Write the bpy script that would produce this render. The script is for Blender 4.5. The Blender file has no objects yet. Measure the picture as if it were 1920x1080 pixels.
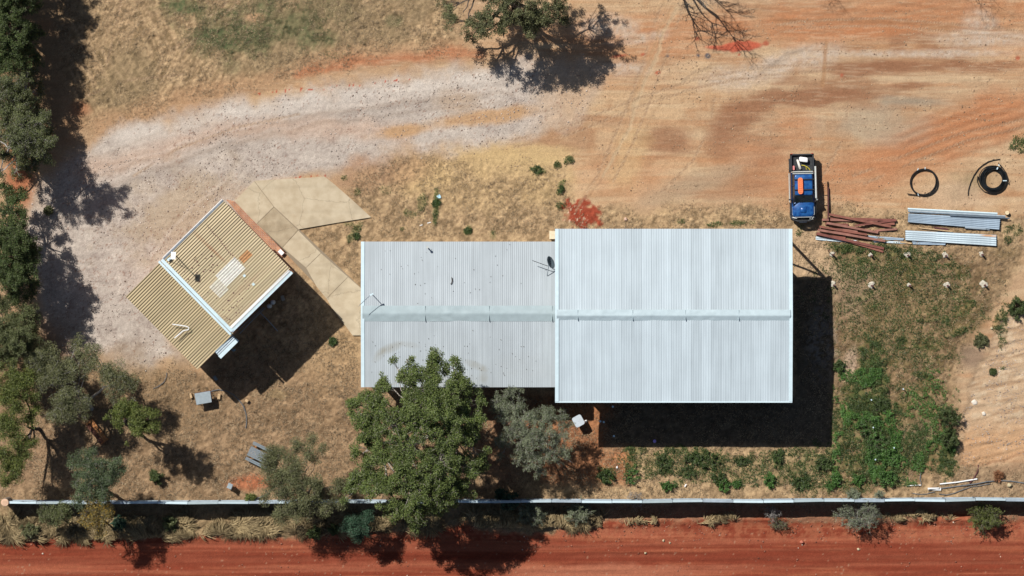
import bpy, math, random
import numpy as np
R = math.radians
D = bpy.data
scene = bpy.context.scene
COL = scene.collection
# ------------------------------------------------------------ camera, sky, sun
HC = 300.0                      # flying height of the camera in metres
PXM = 24.0                      # photo pixels per metre on the ground
cam = D.objects.new("camera", D.cameras.new("camera")); COL.objects.link(cam)
cam.location = (0, 0, HC); cam.rotation_euler = (0, 0, 0)
cam.data.sensor_width = 36; cam.data.lens = 36 * HC / (1920 / PXM)
cam.data.clip_start = 1; cam.data.clip_end = 4000
scene.camera = cam
SUN_EL = 50.0
sdx, sdy = 0.69, -0.725          # direction in which shadows fall
az_to = math.atan2(-sdx, -sdy)   # compass-like azimuth of the sun (from +Y, clockwise)
world = D.worlds.new("World"); scene.world = world; world.use_nodes = True
nt = world.node_tree; nt.nodes.clear()
sky = nt.nodes.new("ShaderNodeTexSky"); sky.sky_type = 'NISHITA'; sky.sun_disc = False
sky.sun_elevation = R(SUN_EL); sky.sun_rotation = az_to
bg = nt.nodes.new("ShaderNodeBackground"); bg.inputs[1].default_value = 0.05
wo = nt.nodes.new("ShaderNodeOutputWorld")
nt.links.new(sky.outputs[0], bg.inputs[0]); nt.links.new(bg.outputs[0], wo.inputs[0])
sun = D.objects.new("sun", D.lights.new("sun", 'SUN')); COL.objects.link(sun)
sun.data.energy = 5.0; sun.data.angle = R(0.5); sun.data.color = (1.0, 0.965, 0.91)
_l = math.hypot(sdx, sdy)
from mathutils import Vector
_d = Vector((sdx / _l * math.cos(R(SUN_EL)), sdy / _l * math.cos(R(SUN_EL)), -math.sin(R(SUN_EL))))
sun.rotation_euler = _d.to_track_quat('-Z', 'Y').to_euler(); sun.location = (-60, 60, 120)
scene.view_settings.view_transform = 'Standard'; scene.view_settings.look = 'None'
scene.view_settings.exposure = 0.17; scene.view_settings.gamma = 1.0
FLIT = 1.30                      # brightness of a white sunlit surface at this exposure

# ------------------------------------------------------------ helpers
def X(px): return (px - 960) / PXM
def Y(py): return (540 - py) / PXM
def P(px, py, z=0.0):
    k = 1 - z / HC
    return (X(px) * k, Y(py) * k, z)
def lin(c):
    c = np.asarray(c, dtype=float) / 255.0
    return np.where(c <= 0.04045, c / 12.92, ((c + 0.055) / 1.055) ** 2.4)
def alb(*c): return lin(c) / FLIT

class MB:
    def __init__(s): s.v = []; s.f = []; s.n = 0
    def add(s, vs, fs):
        o = s.n
        s.v += [tuple(map(float, p)) for p in vs]; s.n += len(vs)
        s.f += [tuple(i + o for i in f) for f in fs]
    def box(s, c, size, rz=0.0, tilt=0.0):
        a, b, h = size[0] / 2, size[1] / 2, size[2] / 2
        ca, sa = math.cos(rz), math.sin(rz); vs = []
        for z in (-h, h):
            for x, y in ((-a, -b), (a, -b), (a, b), (-a, b)):
                zz = z + x * math.sin(tilt)
                vs.append((c[0] + x * ca - y * sa, c[1] + x * sa + y * ca, c[2] + zz))
        s.add(vs, [(3, 2, 1, 0), (4, 5, 6, 7), (0, 1, 5, 4), (1, 2, 6, 5), (2, 3, 7, 6), (3, 0, 4, 7)])
    def prism(s, poly, z0, z1):
        n = len(poly)
        z0 = [z0] * n if not hasattr(z0, '__len__') else z0
        z1 = [z1] * n if not hasattr(z1, '__len__') else z1
        a = sum(poly[i][0] * poly[(i + 1) % n][1] - poly[(i + 1) % n][0] * poly[i][1] for i in range(n))
        if a < 0: poly = poly[::-1]; z0 = z0[::-1]; z1 = z1[::-1]
        vs = [(p[0], p[1], z) for p, z in zip(poly, z0)] + [(p[0], p[1], z) for p, z in zip(poly, z1)]
        s.add(vs, [tuple(range(n))[::-1], tuple(range(n, 2 * n))] + [(i, (i + 1) % n, n + (i + 1) % n, n + i) for i in range(n)])
    def tube(s, pts, r, sides=8, cap=True):
        pts = [Vector(p) for p in pts]; n = len(pts)
        rs = r if hasattr(r, '__len__') else [r] * n
        vs = []; up = Vector((0, 0, 1))
        for i, p in enumerate(pts):
            t = (pts[min(i + 1, n - 1)] - pts[max(i - 1, 0)]).normalized()
            a = t.cross(up)
            if a.length < 1e-3: a = Vector((1, 0, 0))
            a.normalize(); b = a.cross(t).normalized()
            for k in range(sides):
                th = 2 * math.pi * k / sides
                vs.append(p + (a * math.cos(th) + b * math.sin(th)) * rs[i])
        fs = []
        for i in range(n - 1):
            for k in range(sides):
                k2 = (k + 1) % sides
                fs.append((i * sides + k, i * sides + k2, (i + 1) * sides + k2, (i + 1) * sides + k))
        if cap:
            fs.append(tuple(range(sides))[::-1]); fs.append(tuple(range((n - 1) * sides, n * sides)))
        s.add(vs, fs)
    def loft(s, rings, cap=True):
        m = len(rings[0]); vs = [p for r in rings for p in r]; fs = []
        for i in range(len(rings) - 1):
            for k in range(m):
                k2 = (k + 1) % m
                fs.append((i * m + k, i * m + k2, (i + 1) * m + k2, (i + 1) * m + k))
        if cap:
            fs.append(tuple(range(m))[::-1]); fs.append(tuple(range((len(rings) - 1) * m, len(rings) * m)))
        s.add(vs, fs)
    def build(s, name, mat, parent=None, smooth=False):
        me = D.meshes.new(name); me.from_pydata(s.v, [], s.f); me.update()
        if mat: me.materials.append(mat)
        if smooth: me.polygons.foreach_set('use_smooth', [True] * len(me.polygons))
        o = D.objects.new(name, me); COL.objects.link(o)
        if parent: o.parent = parent; o.matrix_parent_inverse = parent.matrix_world.inverted() if False else o.matrix_parent_inverse
        return o

def np_mesh(name, verts, faces, mat, parent=None, smooth=False):
    me = D.meshes.new(name); k = faces.shape[1]
    me.vertices.add(len(verts)); me.vertices.foreach_set('co', np.ascontiguousarray(verts, dtype=np.float32).ravel())
    me.loops.add(faces.size); me.loops.foreach_set('vertex_index', np.ascontiguousarray(faces, dtype=np.int32).ravel())
    me.polygons.add(len(faces)); me.polygons.foreach_set('loop_start', np.arange(0, faces.size, k, dtype=np.int32))
    if smooth: me.polygons.foreach_set('use_smooth', np.ones(len(faces), dtype=bool))
    me.update(calc_edges=True)
    if mat: me.materials.append(mat)
    o = D.objects.new(name, me); COL.objects.link(o)
    if parent: o.parent = parent
    return o
def tag(o, label=None, cat=None, group=None, kind=None):
    if label: o['label'] = label
    if cat: o['category'] = cat
    if group: o['group'] = group
    if kind: o['kind'] = kind
    return o
def empty(name, label, cat, group=None):
    """an Empty; children are modelled in world coordinates and the base is set afterwards"""
    o = D.objects.new(name, None); COL.objects.link(o); o.empty_display_size = 0.3
    return tag(o, label, cat, group)
def rebase(e, loc):
    """put the thing's empty at its base without moving the parts"""
    e.location = loc
    from mathutils import Matrix
    for c in e.children:
        c.data.transform(Matrix.Translation((-loc[0], -loc[1], -loc[2])))
        for g in c.children: g.data.transform(Matrix.Translation((-loc[0], -loc[1], -loc[2])))
def kids_copy(o, loc, label=None, name=None):
    r = o.copy(); COL.objects.link(r); r.location = loc
    if label: r['label'] = label
    for c in o.children:
        d = c.copy(); COL.objects.link(d); d.parent = r
        for g in c.children:
            e = g.copy(); COL.objects.link(e); e.parent = d
    return r

# ------------------------------------------------------------ noise in numpy
_rt = np.random.RandomState(11).rand(512, 512).astype(np.float32)
def vn(x, y, seed=0):
    x = x + seed * 37.17; y = y + seed * 91.73
    xi = np.floor(x).astype(np.int64); yi = np.floor(y).astype(np.int64)
    fx = (x - xi); fy = (y - yi)
    fx = fx * fx * (3 - 2 * fx); fy = fy * fy * (3 - 2 * fy)
    x0 = xi & 511; x1 = (xi + 1) & 511; y0 = yi & 511; y1 = (yi + 1) & 511
    return ((_rt[y0, x0] * (1 - fx) + _rt[y0, x1] * fx) * (1 - fy) + (_rt[y1, x0] * (1 - fx) + _rt[y1, x1] * fx) * fy)
def fbm(x, y, o=4, seed=0):
    t = 0; a = 0.5; s = 0
    for i in range(o):
        t = t + a * vn(x, y, seed + i * 3); s += a; a *= 0.5; x = x * 2.03; y = y * 2.03
    return t / s
def ss(a, b, x):
    t = np.clip((x - a) / (b - a), 0, 1); return t * t * (3 - 2 * t)
def ell(U, V, cx, cy, rx, ry, ang=0, soft=0.35, w=None):
    """soft-edged ellipse in map coordinates, optional warp"""
    a = R(ang); dx = U - cx; dy = V - cy
    u = (dx * math.cos(a) + dy * math.sin(a)) / rx; v = (-dx * math.sin(a) + dy * math.cos(a)) / ry
    d = np.sqrt(u * u + v * v)
    if w is not None: d = d + w
    return 1 - ss(1 - soft, 1 + soft, d)
def poly(U, V, pts, soft=12):
    """soft inside-mask of a polygon"""
    pts = np.asarray(pts, float); n = len(pts)
    d2 = np.full(U.shape, 1e12); ins = np.zeros(U.shape, bool)
    for i in range(n):
        ax, ay = pts[i]; bx, by = pts[(i + 1) % n]
        ex, ey = bx - ax, by - ay
        t = np.clip(((U - ax) * ex + (V - ay) * ey) / (ex * ex + ey * ey + 1e-9), 0, 1)
        d2 = np.minimum(d2, (U - ax - t * ex) ** 2 + (V - ay - t * ey) ** 2)
        c = ((ay > V) != (by > V)) & (U < (bx - ax) * (V - ay) / (by - ay + 1e-12) + ax)
        ins ^= c
    d = np.sqrt(d2); d = np.where(ins, d, -d)
    return ss(-soft, soft, d)
def line(U, V, pts, w, soft=None):
    soft = soft or w
    pts = np.asarray(pts, float); d2 = np.full(U.shape, 1e12)
    for i in range(len(pts) - 1):
        ax, ay = pts[i]; ex, ey = pts[i + 1] - pts[i]
        t = np.clip(((U - ax) * ex + (V - ay) * ey) / (ex * ex + ey * ey + 1e-9), 0, 1)
        d2 = np.minimum(d2, (U - ax - t * ex) ** 2 + (V - ay - t * ey) ** 2)
    return 1 - ss(w - soft * 0.5, w + soft, np.sqrt(d2))

# ------------------------------------------------------------ materials
def mat(name, col, rough=0.7, metal=0.0, var=0.0, scale=6.0, bump=0.0, bscale=40.0, col2=None, spec=0.3, detail=4):
    m = D.materials.new(name); m.use_nodes = True; t = m.node_tree; b = t.nodes['Principled BSDF']
    b.inputs['Roughness'].default_value = rough; b.inputs['Metallic'].default_value = metal
    b.inputs['Specular IOR Level'].default_value = spec
    b.inputs['Base Color'].default_value = (*col, 1)
    g = t.nodes.new('ShaderNodeTexCoord')
    if var or col2 is not None:
        n = t.nodes.new('ShaderNodeTexNoise'); n.inputs['Scale'].default_value = scale; n.inputs['Detail'].default_value = detail
        t.links.new(g.outputs['Object'], n.inputs['Vector'])
        r = t.nodes.new('ShaderNodeValToRGB'); r.color_ramp.elements[0].position = 0.34; r.color_ramp.elements[1].position = 0.66
        c0 = [c * (1 - var) for c in col]; c1 = col2 if col2 is not None else [min(1, c * (1 + var)) for c in col]
        r.color_ramp.elements[0].color = (*c0, 1); r.color_ramp.elements[1].color = (*c1, 1)
        t.links.new(n.outputs[0], r.inputs[0]); t.links.new(r.outputs[0], b.inputs['Base Color'])
    if bump:
        n = t.nodes.new('ShaderNodeTexNoise'); n.inputs['Scale'].default_value = bscale; n.inputs['Detail'].default_value = 3
        t.links.new(g.outputs['Object'], n.inputs['Vector'])
        k = t.nodes.new('ShaderNodeBump'); k.inputs['Strength'].default_value = bump; k.inputs['Distance'].default_value = 0.02
        t.links.new(n.outputs[0], k.inputs['Height']); t.links.new(k.outputs[0], b.inputs['Normal'])
    return m
def leafmat(name, c0, c1, trans=0.25, rough=0.55, c2=None, pos2=0.97):
    m = D.materials.new(name); m.use_nodes = True; t = m.node_tree; b = t.nodes['Principled BSDF']
    b.inputs['Roughness'].default_value = rough; b.inputs['Specular IOR Level'].default_value = 0.35
    g = t.nodes.new('ShaderNodeNewGeometry'); r = t.nodes.new('ShaderNodeValToRGB')
    r.color_ramp.elements[0].color = (*c0, 1); r.color_ramp.elements[1].color = (*c1, 1)
    if c2 is not None:
        r.color_ramp.elements[1].position = pos2 - 0.03
        e = r.color_ramp.elements.new(pos2); e.color = (*c2, 1)
    n = t.nodes.new('ShaderNodeTexNoise'); n.inputs['Scale'].default_value = 0.9; n.inputs['Detail'].default_value = 2
    tc = t.nodes.new('ShaderNodeTexCoord'); t.links.new(tc.outputs['Object'], n.inputs['Vector'])
    t.links.new(g.outputs['Random Per Island'], r.inputs[0])
    mx = t.nodes.new('ShaderNodeHueSaturation'); mr = t.nodes.new('ShaderNodeMapRange')
    mr.inputs[1].default_value = 0.3; mr.inputs[2].default_value = 0.7; mr.inputs[3].default_value = 0.7; mr.inputs[4].default_value = 1.3
    t.links.new(n.outputs[0], mr.inputs[0]); t.links.new(mr.outputs[0], mx.inputs['Value']); t.links.new(r.outputs[0], mx.inputs['Color'])
    t.links.new(mx.outputs[0], b.inputs['Base Color'])
    if trans:
        tr = t.nodes.new('ShaderNodeBsdfTranslucent'); t.links.new(mx.outputs[0], tr.inputs[0])
        ms = t.nodes.new('ShaderNodeMixShader'); ms.inputs[0].default_value = trans
        t.links.new(b.outputs[0], ms.inputs[1]); t.links.new(tr.outputs[0], ms.inputs[2])
        t.links.new(ms.outputs[0], t.nodes['Material Output'].inputs[0])
    return m
def roofmat(name, col, pitch_sheet, axis=(1, 0), var=0.05, rough=0.45, metal=0.0, stains=(), grime=0.06, staincol=(0.25, 0.24, 0.2)):
    """painted or galvanised sheeting: each sheet slightly different, long faint streaks, listed dirt stains"""
    m = D.materials.new(name); m.use_nodes = True; t = m.node_tree; b = t.nodes['Principled BSDF']; N = t.nodes.new; L = t.links.new
    b.inputs['Roughness'].default_value = rough; b.inputs['Metallic'].default_value = metal; b.inputs['Specular IOR Level'].default_value = 0.4
    tc = N('ShaderNodeNewGeometry'); POS = tc.outputs['Position']; sep = N('ShaderNodeSeparateXYZ'); L(POS, sep.inputs[0])
    def mth(op, a, b2=None):
        n = N('ShaderNodeMath'); n.operation = op
        for i, q in enumerate((a, b2)):
            if q is None: continue
            if isinstance(q, (int, float)): n.inputs[i].default_value = q
            else: L(q, n.inputs[i])
        return n.outputs[0]
    across = mth('ADD', mth('MULTIPLY', sep.outputs[0], axis[0]), mth('MULTIPLY', sep.outputs[1], axis[1]))
    along = mth('ADD', mth('MULTIPLY', sep.outputs[0], -axis[1]), mth('MULTIPLY', sep.outputs[1], axis[0]))
    fl = mth('FLOOR', mth('DIVIDE', across, pitch_sheet))
    wn = N('ShaderNodeTexWhiteNoise'); wn.noise_dimensions = '1D'; L(fl, wn.inputs['W'])
    cv = N('ShaderNodeCombineXYZ'); L(mth('MULTIPLY', across, 4.0), cv.inputs[0]); L(mth('MULTIPLY', along, 0.25), cv.inputs[1])
    ns = N('ShaderNodeTexNoise'); ns.inputs['Scale'].default_value = 1.0; ns.inputs['Detail'].default_value = 5; L(cv.outputs[0], ns.inputs['Vector'])
    n2 = N('ShaderNodeTexNoise'); n2.inputs['Scale'].default_value = 0.5; n2.inputs['Detail'].default_value = 5; L(POS, n2.inputs['Vector'])
    # dark lap line at each sheet edge
    fr = mth('FRACT', mth('DIVIDE', across, pitch_sheet)); lap = mth('LESS_THAN', fr, 0.05)
    v = mth('ADD', 1.0 - var, mth('MULTIPLY', wn.outputs[0], 2 * var))
    v = mth('ADD', v, mth('MULTIPLY', mth('SUBTRACT', ns.outputs[0], 0.5), 0.35))
    v = mth('ADD', v, mth('MULTIPLY', mth('SUBTRACT', n2.outputs[0], 0.5), 0.22))
    v = mth('SUBTRACT', v, mth('MULTIPLY', lap, 0.2))
    hs = N('ShaderNodeHueSaturation'); hs.inputs['Color'].default_value = (*col, 1); L(v, hs.inputs['Value'])
    out = hs.outputs[0]
    if stains:
        tot = None
        for (cx, cy, rx, ry, an, st) in stains:
            a = R(an); dx = mth('SUBTRACT', sep.outputs[0], cx); dy = mth('SUBTRACT', sep.outputs[1], cy)
            u = mth('DIVIDE', mth('ADD', mth('MULTIPLY', dx, math.cos(a)), mth('MULTIPLY', dy, math.sin(a))), rx)
            w = mth('DIVIDE', mth('ADD', mth('MULTIPLY', dx, -math.sin(a)), mth('MULTIPLY', dy, math.cos(a))), ry)
            d = mth('ADD', mth('MULTIPLY', u, u), mth('MULTIPLY', w, w))
            k = mth('MULTIPLY', mth('MAXIMUM', mth('SUBTRACT', 1.0, d), 0.0), st)
            tot = k if tot is None else mth('ADD', tot, k)
        n3 = N('ShaderNodeTexNoise'); n3.inputs['Scale'].default_value = 2.2; n3.inputs['Detail'].default_value = 6; L(POS, n3.inputs['Vector'])
        tot = mth('MINIMUM', mth('MULTIPLY', tot, mth('MULTIPLY', n3.outputs[0], 1.6)), 1.0)
        mx = N('ShaderNodeMix'); mx.data_type = 'RGBA'; L(tot, mx.inputs[0]); L(out, mx.inputs[6]); mx.inputs[7].default_value = (*staincol, 1)
        out = mx.outputs[2]
    L(out, b.inputs['Base Color'])
    return m

# ------------------------------------------------------------ the ground: one sheet, cut along the edges of road and gravel
fx = np.arange(-41.6, 41.61, 0.1); fy = np.arange(-24.0, 24.01, 0.1)
def ext(f):
    o = [f[-1]]; st = 0.3
    while o[-1] < 420: o.append(o[-1] + st); st *= 1.35
    e = np.array(o[1:]); return np.concatenate([-e[::-1], f, e])
gx = ext(fx); gy = ext(fy); NX, NY = len(gx), len(gy)
GX, GY = np.meshgrid(gx, gy)
U = GX * PXM + 960; V = 540 - GY * PXM
GRAVEL = [(1060, 112), (930, 118), (860, 124), (740, 146), (620, 166), (500, 190), (400, 212), (320, 226), (250, 236), (190, 258), (150, 290), (80, 350),
          (45, 420), (60, 520), (90, 600), (120, 650), (200, 668), (290, 690), (345, 668), (300, 600), (350, 545), (420, 480), (470, 400), (440, 360), (500, 345), (590, 330),
          (660, 310), (760, 292), (850, 275), (930, 262), (1010, 245), (1110, 205), (1120, 150), (1080, 120)]
def road_mask(U, V):
    w = (fbm(U / 60, V / 60, 3, 5) - 0.5) * 34 + (fbm(U / 14, V / 14, 2, 6) - 0.5) * 16
    edge = np.interp(U, [-200, 0, 200, 300, 400, 500, 600, 700, 900, 1000, 1150, 1300, 1500, 1700, 1920, 2200], [1012, 1012, 1006, 1010, 1008, 1000, 1002, 992, 990, 996, 984, 980, 974, 972, 972, 970])
    return ss(-7, 7, V + w - edge) * (1 - ss(-7, 7, V - 1290))
def gravel_mask(U, V):
    w1 = (fbm(U / 45, V / 45, 4, 21) - 0.5) * 60; w2 = (fbm(U / 45, V / 45, 4, 24) - 0.5) * 60
    return poly(U + w1, V + w2, GRAVEL, 22)
GREENP = [ # weeds and green grass: cx cy rx ry angle strength
 (1640, 700, 26, 60, -8, 1), (1630, 770, 55, 40, 0, 1), (1650, 830, 48, 55, 10, 1), (1590, 800, 30, 60, 0, .7), (1720, 840, 60, 38, -10, .75), (1775, 850, 18, 40, 0, .9),
 (1655, 885, 34, 26, 0, 1), (1570, 845, 30, 14, 0, .8), (1600, 870, 40, 22, 0, .7), (1560, 885, 30, 14, 30, .5), (1530, 870, 40, 26, 0, .7), (1457, 857, 14, 18, 0, .9), (1500, 850, 24, 12, 0, .6),
 (1500, 895, 36, 18, 30, .75), (1450, 900, 24, 14, 0, .6), (1400, 880, 30, 20, 0, .5), (1350, 870, 24, 22, 0, .6), (1320, 862, 34, 18, 15, .9), (1290, 885, 22, 12, 0, .7), (1245, 866, 18, 24, 0, .9),
 (1265, 845, 26, 10, 0, .7), (1190, 845, 20, 9, 0, .8), (1182, 870, 10, 26, 15, .7), (1135, 892, 16, 16, 0, .6), (1270, 905, 14, 10, 0, .6), (1600, 915, 30, 12, 0, .6), (1680, 895, 20, 20, 0, .5), (1700, 905, 20, 8, 0, .4),
 (1590, 465, 40, 9, 4, .8), (1660, 470, 46, 12, 4, .75), (1620, 490, 20, 10, 0, .6), (1720, 480, 50, 12, 0, .5), (1590, 500, 20, 12, 20, .4), (1615, 515, 16, 12, 0, .55), (1660, 520, 26, 14, 10, .4), (1710, 500, 26, 8, 0, .3),
 (1775, 500, 20, 8, 0, .4), (1800, 520, 16, 10, 0, .3), (1690, 545, 40, 8, 0, .3), (1620, 555, 20, 8, -30, .6), (1738, 600, 26, 5, 0, .7), (1775, 600, 10, 10, 30, .7), (1790, 625, 24, 8, -25, .6), (1690, 640, 18, 12, -20, .7),
 (1655, 570, 40, 9, 0, .45), (1725, 702, 22, 7, 10, .7), (1710, 660, 24, 10, 0, .4), (1573, 688, 10, 7, 0, .9), (1580, 705, 8, 6, 0, .6), (1875, 600, 10, 24, 20, .7), (1880, 630, 8, 20, 10, .4), (1880, 690, 4, 4, 0, .6),
 (1820, 570, 14, 6, -20, .6), (1755, 578, 6, 4, 0, .9), (1900, 430, 18, 10, 0, .4), (1890, 450, 10, 8, 0, .5), (1915, 270, 18, 16, 0, .6), (1640, 610, 70, 26, 0, .25), (1700, 590, 90, 40, 0, .2),
 (1260, 870, 90, 26, 0, .42), (1400, 880, 110, 28, 0, .45), (1530, 880, 60, 40, 0, .5), (1700, 560, 130, 70, 0, .3), (1660, 500, 110, 26, 0, .4), (1690, 650, 90, 50, 0, .34), (1720, 770, 60, 60, 0, .36), (1610, 760, 40, 60, 0, .7), (1065, 300, 9, 9, 0, .8), (1045, 308, 6, 7, 0, .9), (1052, 350, 6, 12, 20, .9), (1008, 319, 14, 5, 10, .9), (1050, 385, 9, 6, 0, .5), (818, 385, 6, 30, 4, .9), (790, 385, 9, 18, 10, .7), (762, 397, 5, 9, 0, .7), (773, 402, 9, 5, 0, .5),
 (722, 355, 14, 9, 0, .3), (646, 333, 6, 5, 0, .7), (670, 360, 5, 6, 30, .7), (665, 435, 7, 20, 35, .8), (655, 420, 10, 4, 0, .6), (754, 429, 4, 3, 0, .8), (877, 432, 7, 9, 0, .8), (925, 440, 6, 9, 0, .6),
 (625, 640, 8, 6, 0, .5), (520, 740, 18, 10, 0, .3), (510, 715, 8, 10, 20, .3), (1340, 420, 22, 5, 0, .35), (1385, 418, 24, 5, 0, .4), (1275, 415, 8, 4, 0, .3), (1500, 430, 6, 16, 20, .4), (645, 935, 60, 12, 0, .3)]
def green_mask(U, V):
    w = (fbm(U / 9, V / 9, 3, 31) - 0.5) * 1.3; g = np.zeros(U.shape)
    for cx, cy, rx, ry, an, st in GREENP:
        g = np.maximum(g, ell(U, V, cx, cy, rx, ry, an, 0.35, w) * st)
    return g
def straw_mask(U, V):
    """where the ground is matted with dry grass"""
    w = (fbm(U / 50, V / 50, 4, 41) - 0.5) * 50
    m = poly(U, V + w, [(90, -300), (900, -300), (860, 95), (700, 112), (560, 150), (400, 185), (250, 225), (170, 235), (110, 120)], 20)
    m = np.maximum(m, poly(U, V + w, [(600, 400), (700, 300), (860, 290), (1060, 330), (1080, 400), (1500, 385), (1560, 395), (1920, 420), (1920, 500), (1830, 620), (1790, 700), (1800, 860), (1930, 880), (1930, 940), (-40, 945), (-40, 720), (240, 690), (380, 700), (560, 500), (560, 430)], 16))
    m = np.maximum(m, ss(940, 952, V) * (1 - road_mask(U, V)) * (1 - ss(1060, 1100, V)) * (1 - 0.5 * ss(1100, 1300, U)))
    return m
def hl(U, V, ang, sx, sy, o=3, seed=0):
    a = R(ang); u = U * math.cos(a) + V * math.sin(a); v = -U * math.sin(a) + V * math.cos(a)
    return fbm(u / sx, v / sy, o, seed)

road = road_mask(U, V); grav = gravel_mask(U, V); green = green_mask(U, V); straw = straw_mask(U, V)
far = np.maximum(ss(41.5, 60, np.abs(GX)), ss(24, 40, np.abs(GY)))
C = np.zeros(U.shape + (3,)); C[:] = lin((196, 158, 118))
def mix(rgb, m):
    global C
    m = np.clip(m, 0, 1)[..., None]; C = C * (1 - m) + lin(rgb) * m
nA = fbm(U / 130, V / 130, 5, 1); nB = fbm(U / 35, V / 35, 4, 2); nC = fbm(U / 10, V / 10, 3, 3); nD = vn(U / 3.1, V / 3.1, 4); nE = vn(U / 5, V / 5, 9)
wr = (nB - 0.5) * 0.9
# bare yard
mix((208, 170, 126), ss(0.45, 0.65, nA)); mix((186, 138, 94), ss(0.54, 0.75, nB) * 0.6)
stk = hl(U, V, -2, 160, 9, 4, 7); mix((216, 184, 142), ss(0.5, 0.68, stk) * 0.55 * ss(880, 1000, U)); mix((190, 132, 84), ss(0.53, 0.7, hl(U, V, 2, 200, 12, 4, 8)) * 0.45 * ss(880, 1000, U))
# orange areas of the yard
for a_ in [(1250, 60, 260, 34, 0, .6), (1660, 30, 260, 40, -3, .8), (1560, 55, 170, 22, 2, .8), (1150, 110, 110, 40, 0, .4), (1800, 240, 150, 42, -18, .85), (1700, 285, 150, 40, -15, .6), (1620, 330, 110, 46, -8, .6), (1880, 215, 80, 40, -10, .6), (1450, 330, 60, 60, 0, .4), (1490, 240, 40, 30, 0, .5), (1180, 330, 90, 50, 0, .35), (1900, 60, 60, 60, 0, .5), (1390, 300, 60, 50, 0, .4)]:
    mix((196, 128, 80), ell(U, V, *a_[:5], 0.55, wr) * a_[5] * (0.55 + 0.9 * (hl(U, V, -12, 90, 6, 4, 12) - 0.1)))
# damp brown stains and dragged streaks
for a_ in [(1660, 128, 150, 13, -2, .95), (1600, 124, 90, 10, -3, .6), (1840, 125, 75, 13, 1, .85), (1580, 165, 120, 22, 2, .6), (1520, 182, 60, 17, -8, .9), (1600, 182, 46, 12, 2, .8), (1700, 160, 44, 5, -3, .7), (1400, 210, 70, 24, -30, .75), (1440, 185, 40, 20, -25, .6),
           (1680, 86, 18, 13, 0, .6), (1742, 84, 20, 12, 0, .6), (1710, 70, 40, 9, -5, .45), (1600, 90, 50, 6, 0, .45), (1252, 262, 46, 26, -5, .8), (1080, 245, 30, 40, -30, .5), (1000, 250, 60, 30, 0, .35), (1340, 262, 22, 24, 0, .5), (1380, 350, 70, 26, -12, .5), (1370, 240, 30, 50, 10, .5), (1440, 270, 30, 40, 0, .35), (1800, 90, 50, 16, -15, .4), (1660, 198, 90, 9, -3, .5), (1140, 230, 30, 12, 0, .3)]:
    mix((158, 108, 74), ell(U, V, *a_[:5], 0.5, (hl(U, V, 0, 60, 12, 4, 14) - 0.5) * 1.3) * a_[5])
mix((168, 152, 128), ell(U, V, 1710, 190, 60, 9, 2, 0.6, wr) * .8); mix((178, 160, 134), ell(U, V, 1640, 235, 90, 34, 0, 0.6, wr) * .65); mix((176, 152, 122), ell(U, V, 1300, 345, 110, 20, -20, 0.6, wr) * .6)
for a_ in [(1400, 140, 80, 22, -10), (1140, 50, 50, 20, 0), (1200, 72, 40, 10, -10), (1160, 128, 60, 14, 0), (960, 235, 60, 30, 0), (1840, 70, 90, 14, 0), (1700, 100, 160, 7, 0), (1500, 110, 80, 20, -10), (1840, 40, 30, 24, 30)]:
    mix((204, 182, 160), ell(U, V, *a_, 0.6, wr) * 0.7 * (0.5 + nE))
# straw pale patches
for a_ in [(800, 325, 62, 30, -5, .95), (930, 305, 100, 34, 5, .8), (1010, 290, 60, 20, 0, .5), (880, 365, 90, 30, 0, .4), (1010, 350, 50, 40, 0, .5), (1180, 300, 30, 60, 20, .3), (880, 252, 50, 10, -3, .5)]:
    mix((214, 180, 118), ell(U, V, *a_[:5], 0.5, wr) * a_[5])
mix((180, 124, 84), ell(U, V, 670, 298, 60, 16, 0, 0.6, wr) * .55); mix((176, 138, 104), ell(U, V, 720, 320, 80, 24, -15, 0.6, wr) * .5)
# dry grass
gtint = 0.5 + (nC - 0.5) * 1.3 + (nD - 0.5) * 0.5 + (nE - .5) * .4
base = straw * (1 - grav)
upper = ss(330, 240, V)
strA = hl(U, V, 118, 34, 3.4, 3, 17); strB = hl(U, V, 62, 30, 3.6, 3, 18); strC = hl(U, V, -22, 40, 3.6, 3, 19)
strn = strA * ss(.45, .6, vn(U / 90, V / 90, 50)) + strB * (1 - ss(.45, .6, vn(U / 90, V / 90, 50))); strn = np.where(vn(U / 120, V / 120, 53) > .5, strn * .5 + strC * .5, strn)
mix((178, 146, 106), base); mix((204, 170, 124), base * ss(0.5, 0.85, gtint) * 0.8); mix((128, 104, 72), base * ss(0.48, 0.15, gtint) * 0.7)
mix((136, 112, 76), base * upper * ss(.52, .68, strn) * .75); mix((206, 172, 128), base * upper * ss(.47, .3, strn) * .6)
mix((150, 128, 92), base * upper * ss(.5, .68, nA) * .6)
low = ss(640, 720, V) * ss(1000, 900, U) * ss(960, 930, V)
mix((148, 116, 84), base * low * .55); mix((126, 100, 70), base * low * ss(.5, .7, nB) * .5); mix((182, 148, 110), base * low * ss(.55, .8, gtint) * .5)
mix((188, 152, 106), ell(U, V, 640, 640, 60, 90, 10, .6, wr) * .5 * base)
rf = poly(U, V, [(1560, 460), (1840, 480), (1900, 470), (1830, 620), (1780, 700), (1790, 880), (1560, 930)], 26)
mix((138, 110, 76), rf * .8); mix((112, 96, 54), rf * ss(.48, .66, nB) * .7); mix((174, 140, 102), rf * ss(.52, .85, gtint) * .55); mix((96, 76, 48), rf * ss(.5, .2, gtint) * .45); mix((158, 110, 68), rf * ss(.55, .7, nA) * .25)
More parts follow.
